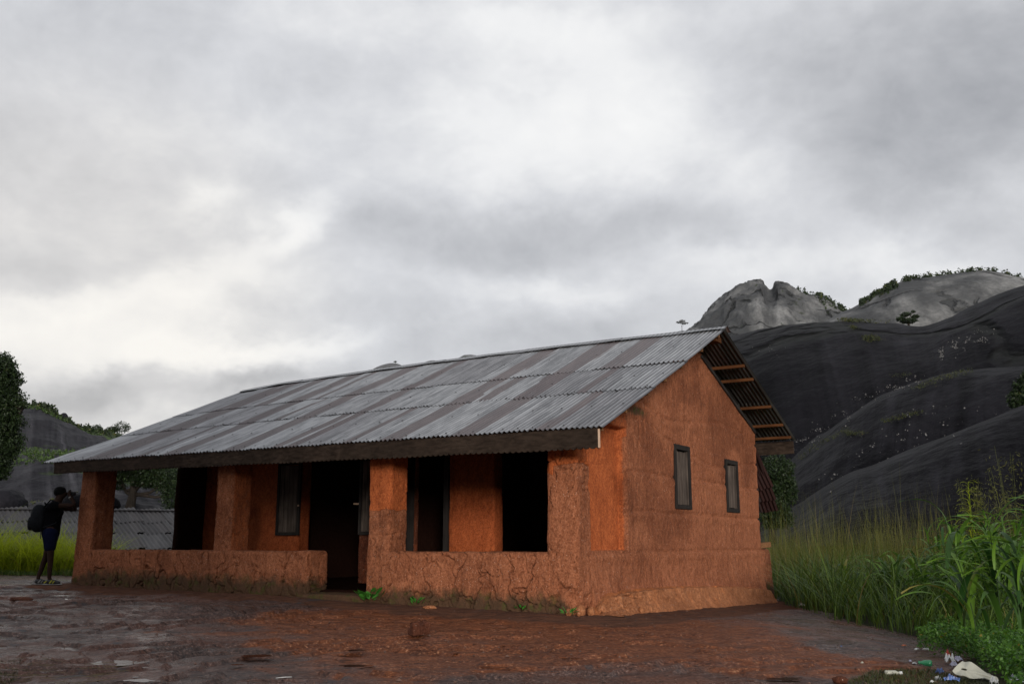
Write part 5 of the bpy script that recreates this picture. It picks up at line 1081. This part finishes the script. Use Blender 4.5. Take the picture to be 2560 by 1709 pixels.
white = plain('white_plastic', (.62, .63, .62), .4, nz=.1, scale=5); cream = plain('cream_plastic', (.36, .36, .30), .5, nz=.15, scale=6); green = plain('green_plastic', (.02, .16, .07), .3); blue = plain('blue_film', (.08, .14, .34), .35, nz=.5, scale=30); orange = plain('orange_paper', (.55, .16, .07), .6); red_ = plain('red_film', (.42, .05, .03), .5); lil = plain('pale_lilac_film', (.45, .45, .58), .4, nz=.3, scale=25)
def crumple(name, u, v, sx, sy, mat, label, cat, seed, h=.03, rot=None, group='bits of rubbish by the grass'):
    n = 14; R_ = np.random.RandomState(seed); g = np.linspace(-1, 1, n); Xg, Yg = np.meshgrid(g, g); X_, Y_ = Xg.ravel(), Yg.ravel()
    P = np.stack([X_ * sx * (1 + .25 * fbm(np.stack([Y_ * 2, X_ * 0, X_ * 0 + seed], 1), 2)), Y_ * sy * (1 + .3 * fbm(np.stack([X_ * 2, X_ * 0, X_ * 0 + seed + 4], 1), 2)), h * (1.1 + 1.6 * fbm(np.stack([X_ * 2.2, Y_ * 2.2, X_ * 0 + seed], 1), 3)) * (1.1 - .5 * (X_ ** 2 + Y_ ** 2))], 1)
    idx = np.arange(n * n).reshape(n, n); o = link(name, mesh_np(name, P, np.stack([idx[:-1, :-1], idx[:-1, 1:], idx[1:, 1:], idx[1:, :-1]], -1).reshape(-1, 4), False), mat, loc=on_ground(u, v, .012), rot=rot or (0, 0, R_.rand() * 3)); m_ = o.modifiers.new('s', 'SOLIDIFY'); m_.thickness = .002
    tag(o, label, cat, group); return o
crumple('plastic_bag', 2005, 1516, .075, .05, white, 'white crumpled plastic bag on the rock behind the far gable corner', 'plastic bag', 1, .035, group=None)
crumple('plastic_bag', 2375, 1655, .05, .04, white, 'white bag with red print at the top of the rubbish heap', 'plastic bag', 2, .05)
crumple('plastic_bag', 2395, 1650, .045, .03, lil, 'greyish crumpled bag touching the white bag with red print', 'plastic bag', 3, .035)
crumple('paper_scrap', 2371, 1648, .018, .03, red_, 'red scrap of film on the white bag at the heap top', 'scrap', 4, .05)
crumple('sachet', 2350, 1680, .04, .022, blue, 'blue and white empty sachet left of the broken plastic panel', 'sachet', 5)
crumple('sachet', 2380, 1700, .055, .02, blue, 'longer blue sachet in front of the broken plastic panel', 'sachet', 6)
crumple('sachet', 2385, 1665, .03, .018, lil, 'lilac sachet tucked behind the broken plastic panel', 'sachet', 7)
crumple('sachet', 2345, 1692, .03, .012, white, 'small white wrapper below the blue sachet', 'wrapper', 8)
crumple('plastic_bag', 2485, 1706, .028, .016, white, 'small white bag at the lower frame edge right of the panel', 'plastic bag', 9)
crumple('plastic_bag', 2545, 1704, .06, .035, lil, 'clear grey bag in the lower right corner among herbs', 'plastic bag', 10, .04)
crumple('paper_scrap', 2260, 1616, .03, .012, orange, 'orange paper scrap on the rock above the rubbish', 'scrap', 11, .01)
crumple('paper_scrap', 2292, 1625, .03, .014, white, 'pale scrap right of the orange paper scrap', 'scrap', 12, .012)
crumple('paper_scrap', 2315, 1628, .03, .010, white, 'pale scrap nearest the herbs at the rim of the rock', 'scrap', 13, .012)
crumple('paper_scrap', 2275, 1649, .018, .010, lil, 'tiny pinkish scrap in the middle of the litter', 'scrap', 14, .01)
crumple('paper_scrap', 2286, 1653, .018, .009, white, 'tiny white scrap next to the pinkish scrap', 'scrap', 15, .012)
crumple('paper_scrap', 2155, 1650, .014, .009, cream, 'single cream scrap on the bare rock left of the litter', 'scrap', 16, .01)
crumple('paper_scrap', 2330, 1703, .02, .01, white, 'white scrap at the frame bottom left of the sachets', 'scrap', 17, .01)
crumple('paper_scrap', 2103, 1617, .010, .006, blue, 'tiny blue scrap alone on the open rock', 'scrap', 18, .006)
crumple('paper_scrap', 1745, 1495, .02, .012, white, 'tiny pale scrap at the foot of the gable plinth', 'scrap', 19, .01)
def lathe(name, prof, mat, loc, rot, label, cat, parent=None, n=18):
    V = []; k = len(prof)
    for (x, r) in prof:
        for j in range(n): t = 2 * math.pi * j / n; V.append((x, r * math.cos(t), r * math.sin(t)))
    idx = np.arange(k * n).reshape(k, n); nx2 = np.roll(idx, -1, 1); o = link(name, mesh_np(name, V, np.stack([idx[:-1], nx2[:-1], nx2[1:], idx[1:]], -1).reshape(-1, 4)), mat, parent, loc, rot)
    if label: tag(o, label, cat)
    return o
bt = empty('bottle', on_ground(2212, 1680, .022), -.08); tag(bt, 'small cream plastic bottle lying on the short grass', 'bottle')
lathe('bottle_body', [(0, .001), (0, .018), (.01, .021), (.085, .021), (.10, .012), (.115, .011)], cream, None, None, None, None, bt); lathe('cap', [(.113, .001), (.113, .014), (.135, .014), (.135, .001)], white, None, None, None, None, bt)
bt = empty('bottle', on_ground(2330, 1660, .028), 2.6); tag(bt, 'crushed green plastic bottle in the herbs beside the rubbish', 'bottle')
lathe('bottle_body', [(0, .001), (0, .022), (.02, .028), (.06, .024), (.085, .012), (.095, .011)], green, None, None, None, None, bt); lathe('cap', [(.094, .001), (.094, .014), (.11, .014), (.11, .001)], green, None, None, None, None, bt)
# broken panel of cream plastic with an oval hole, leaning on the herbs
m = MB(); n = 40; out = [(-.20, -.02), (-.06, .12), (.02, .10), (.22, -.03), (.26, -.07), (.14, -.085), (-.02, -.075), (-.13, -.08)]
P3 = []
def lerp_poly(t):
    k = len(out); s = t * k; i = int(s) % k; f = s - int(s); a, b_ = out[i], out[(i + 1) % k]; return a[0] + (b_[0] - a[0]) * f, a[1] + (b_[1] - a[1]) * f
V = []
for j in range(n):
    t = j / n; ox, oy = lerp_poly(t); ang = math.atan2(oy - .0, ox + .07); ix, iy = -.075 + .030 * math.cos(ang), .005 + .014 * math.sin(ang); V += [(ox, oy, .012 * math.sin(5 * t * 6.28)), (ix, iy, .006)]
f = [(2 * j, 2 * ((j + 1) % n), 2 * ((j + 1) % n) + 1, 2 * j + 1) for j in range(n)]; V = [(x * .72, y * .8, z) for x, y, z in V]; m.add(V, f)
pn = m.build('broken_plastic', cream, None, loc=on_ground(2430, 1697, .09), rot=(.75, .10, -.12)); sd_ = pn.modifiers.new('s', 'SOLIDIFY'); sd_.thickness = .006; tag(pn, 'broken cream plastic panel with an oval hole on the rubbish heap', 'plastic panel')
crumple('plastic_sheet', 2450, 1690, .10, .035, cream, 'crumpled cream plastic sheet beneath the broken panel', 'plastic sheet', 33, .03, (0, 0, -.25))
m = MB(); pa = on_ground(690, 1683, .008); pb = on_ground(730, 1681, .008); m.tube([pa, pa.lerp(pb, .5) + Vector((0, 0, .002)), pb], .003, 8); tag(m.build('drinking_straw', white, None, True), 'thin white straw lying alone on the wet rock', 'straw')
pa = on_ground(2300, 1697, .02); m = MB(); m.tube([on_ground(2350, 1570, .02), on_ground(2362, 1612, .02) + Vector((0, 0, .12))], .006, 6); tag(m.build('dry_stick', M['straw'], None), 'pale dry stick propped in the herbs at the rim of the rock', 'stick')
R_ = np.random.RandomState(3); m = MB()
for k in range(240):
    p = gpt(R_.uniform(2180, 2420), R_.uniform(1615, 1706)); z = gz_at(p) + .008; a = R_.rand() * 6.28; l = R_.uniform(.008, .03); d = Vector((math.cos(a), math.sin(a), .2)) * l; e = Vector((-d.y, d.x, 0)) * .4
    c = Vector((p.x, p.y, z)); m.add([c - d, c + e, c + d, c - e], [(0, 1, 2, 3)])
o = m.build('leaf_litter', M['straw'], None); tag(o, kind='stuff')
R_ = np.random.RandomState(9); m = MB()
for k in range(700):
    u = R_.uniform(0, 2250); v = R_.uniform(1480, 1709); p = gpt(u, v); lx, ly = loc2(p.x, p.y)
    if -10.4 < lx < .1 and ly > -.1: continue
    r = R_.uniform(.004, .013) * (1.6 if R_.rand() < .06 else 1); z = gz_at(p); c = Vector((p.x, p.y, z + r * .3)); vs = [c + Vector(tuple(R_.normal(0, 1, 3))).normalized() * r * .2 + Vector(d) * r for d in ((1, 0, 0), (0, 1, 0), (-1, 0, 0), (0, -1, 0), (0, 0, .8), (0, 0, -.6))]
    m.add(vs, [(0, 1, 4), (1, 2, 4), (2, 3, 4), (3, 0, 4), (1, 0, 5), (2, 1, 5), (3, 2, 5), (0, 3, 5)])
o = m.build('gravel', M['grit'], None); tag(o, kind='stuff')
# ================================================================ haze
HAZE = .00003
if HAZE:
    m = MB(); m.box((-1400, -60, -14), (1400, 1300, 175)); hz = m.build('haze', None, None); tag(hz, kind='stuff')
    hm = bpy.data.materials.new('haze'); hm.use_nodes = True; t = hm.node_tree; t.nodes.clear(); vp = t.nodes.new('ShaderNodeVolumePrincipled'); vp.inputs['Color'].default_value = (.92, .94, 1, 1); vp.inputs['Density'].default_value = HAZE
    ou = t.nodes.new('ShaderNodeOutputMaterial'); t.links.new(vp.outputs[0], ou.inputs['Volume']); hz.data.materials.append(hm)
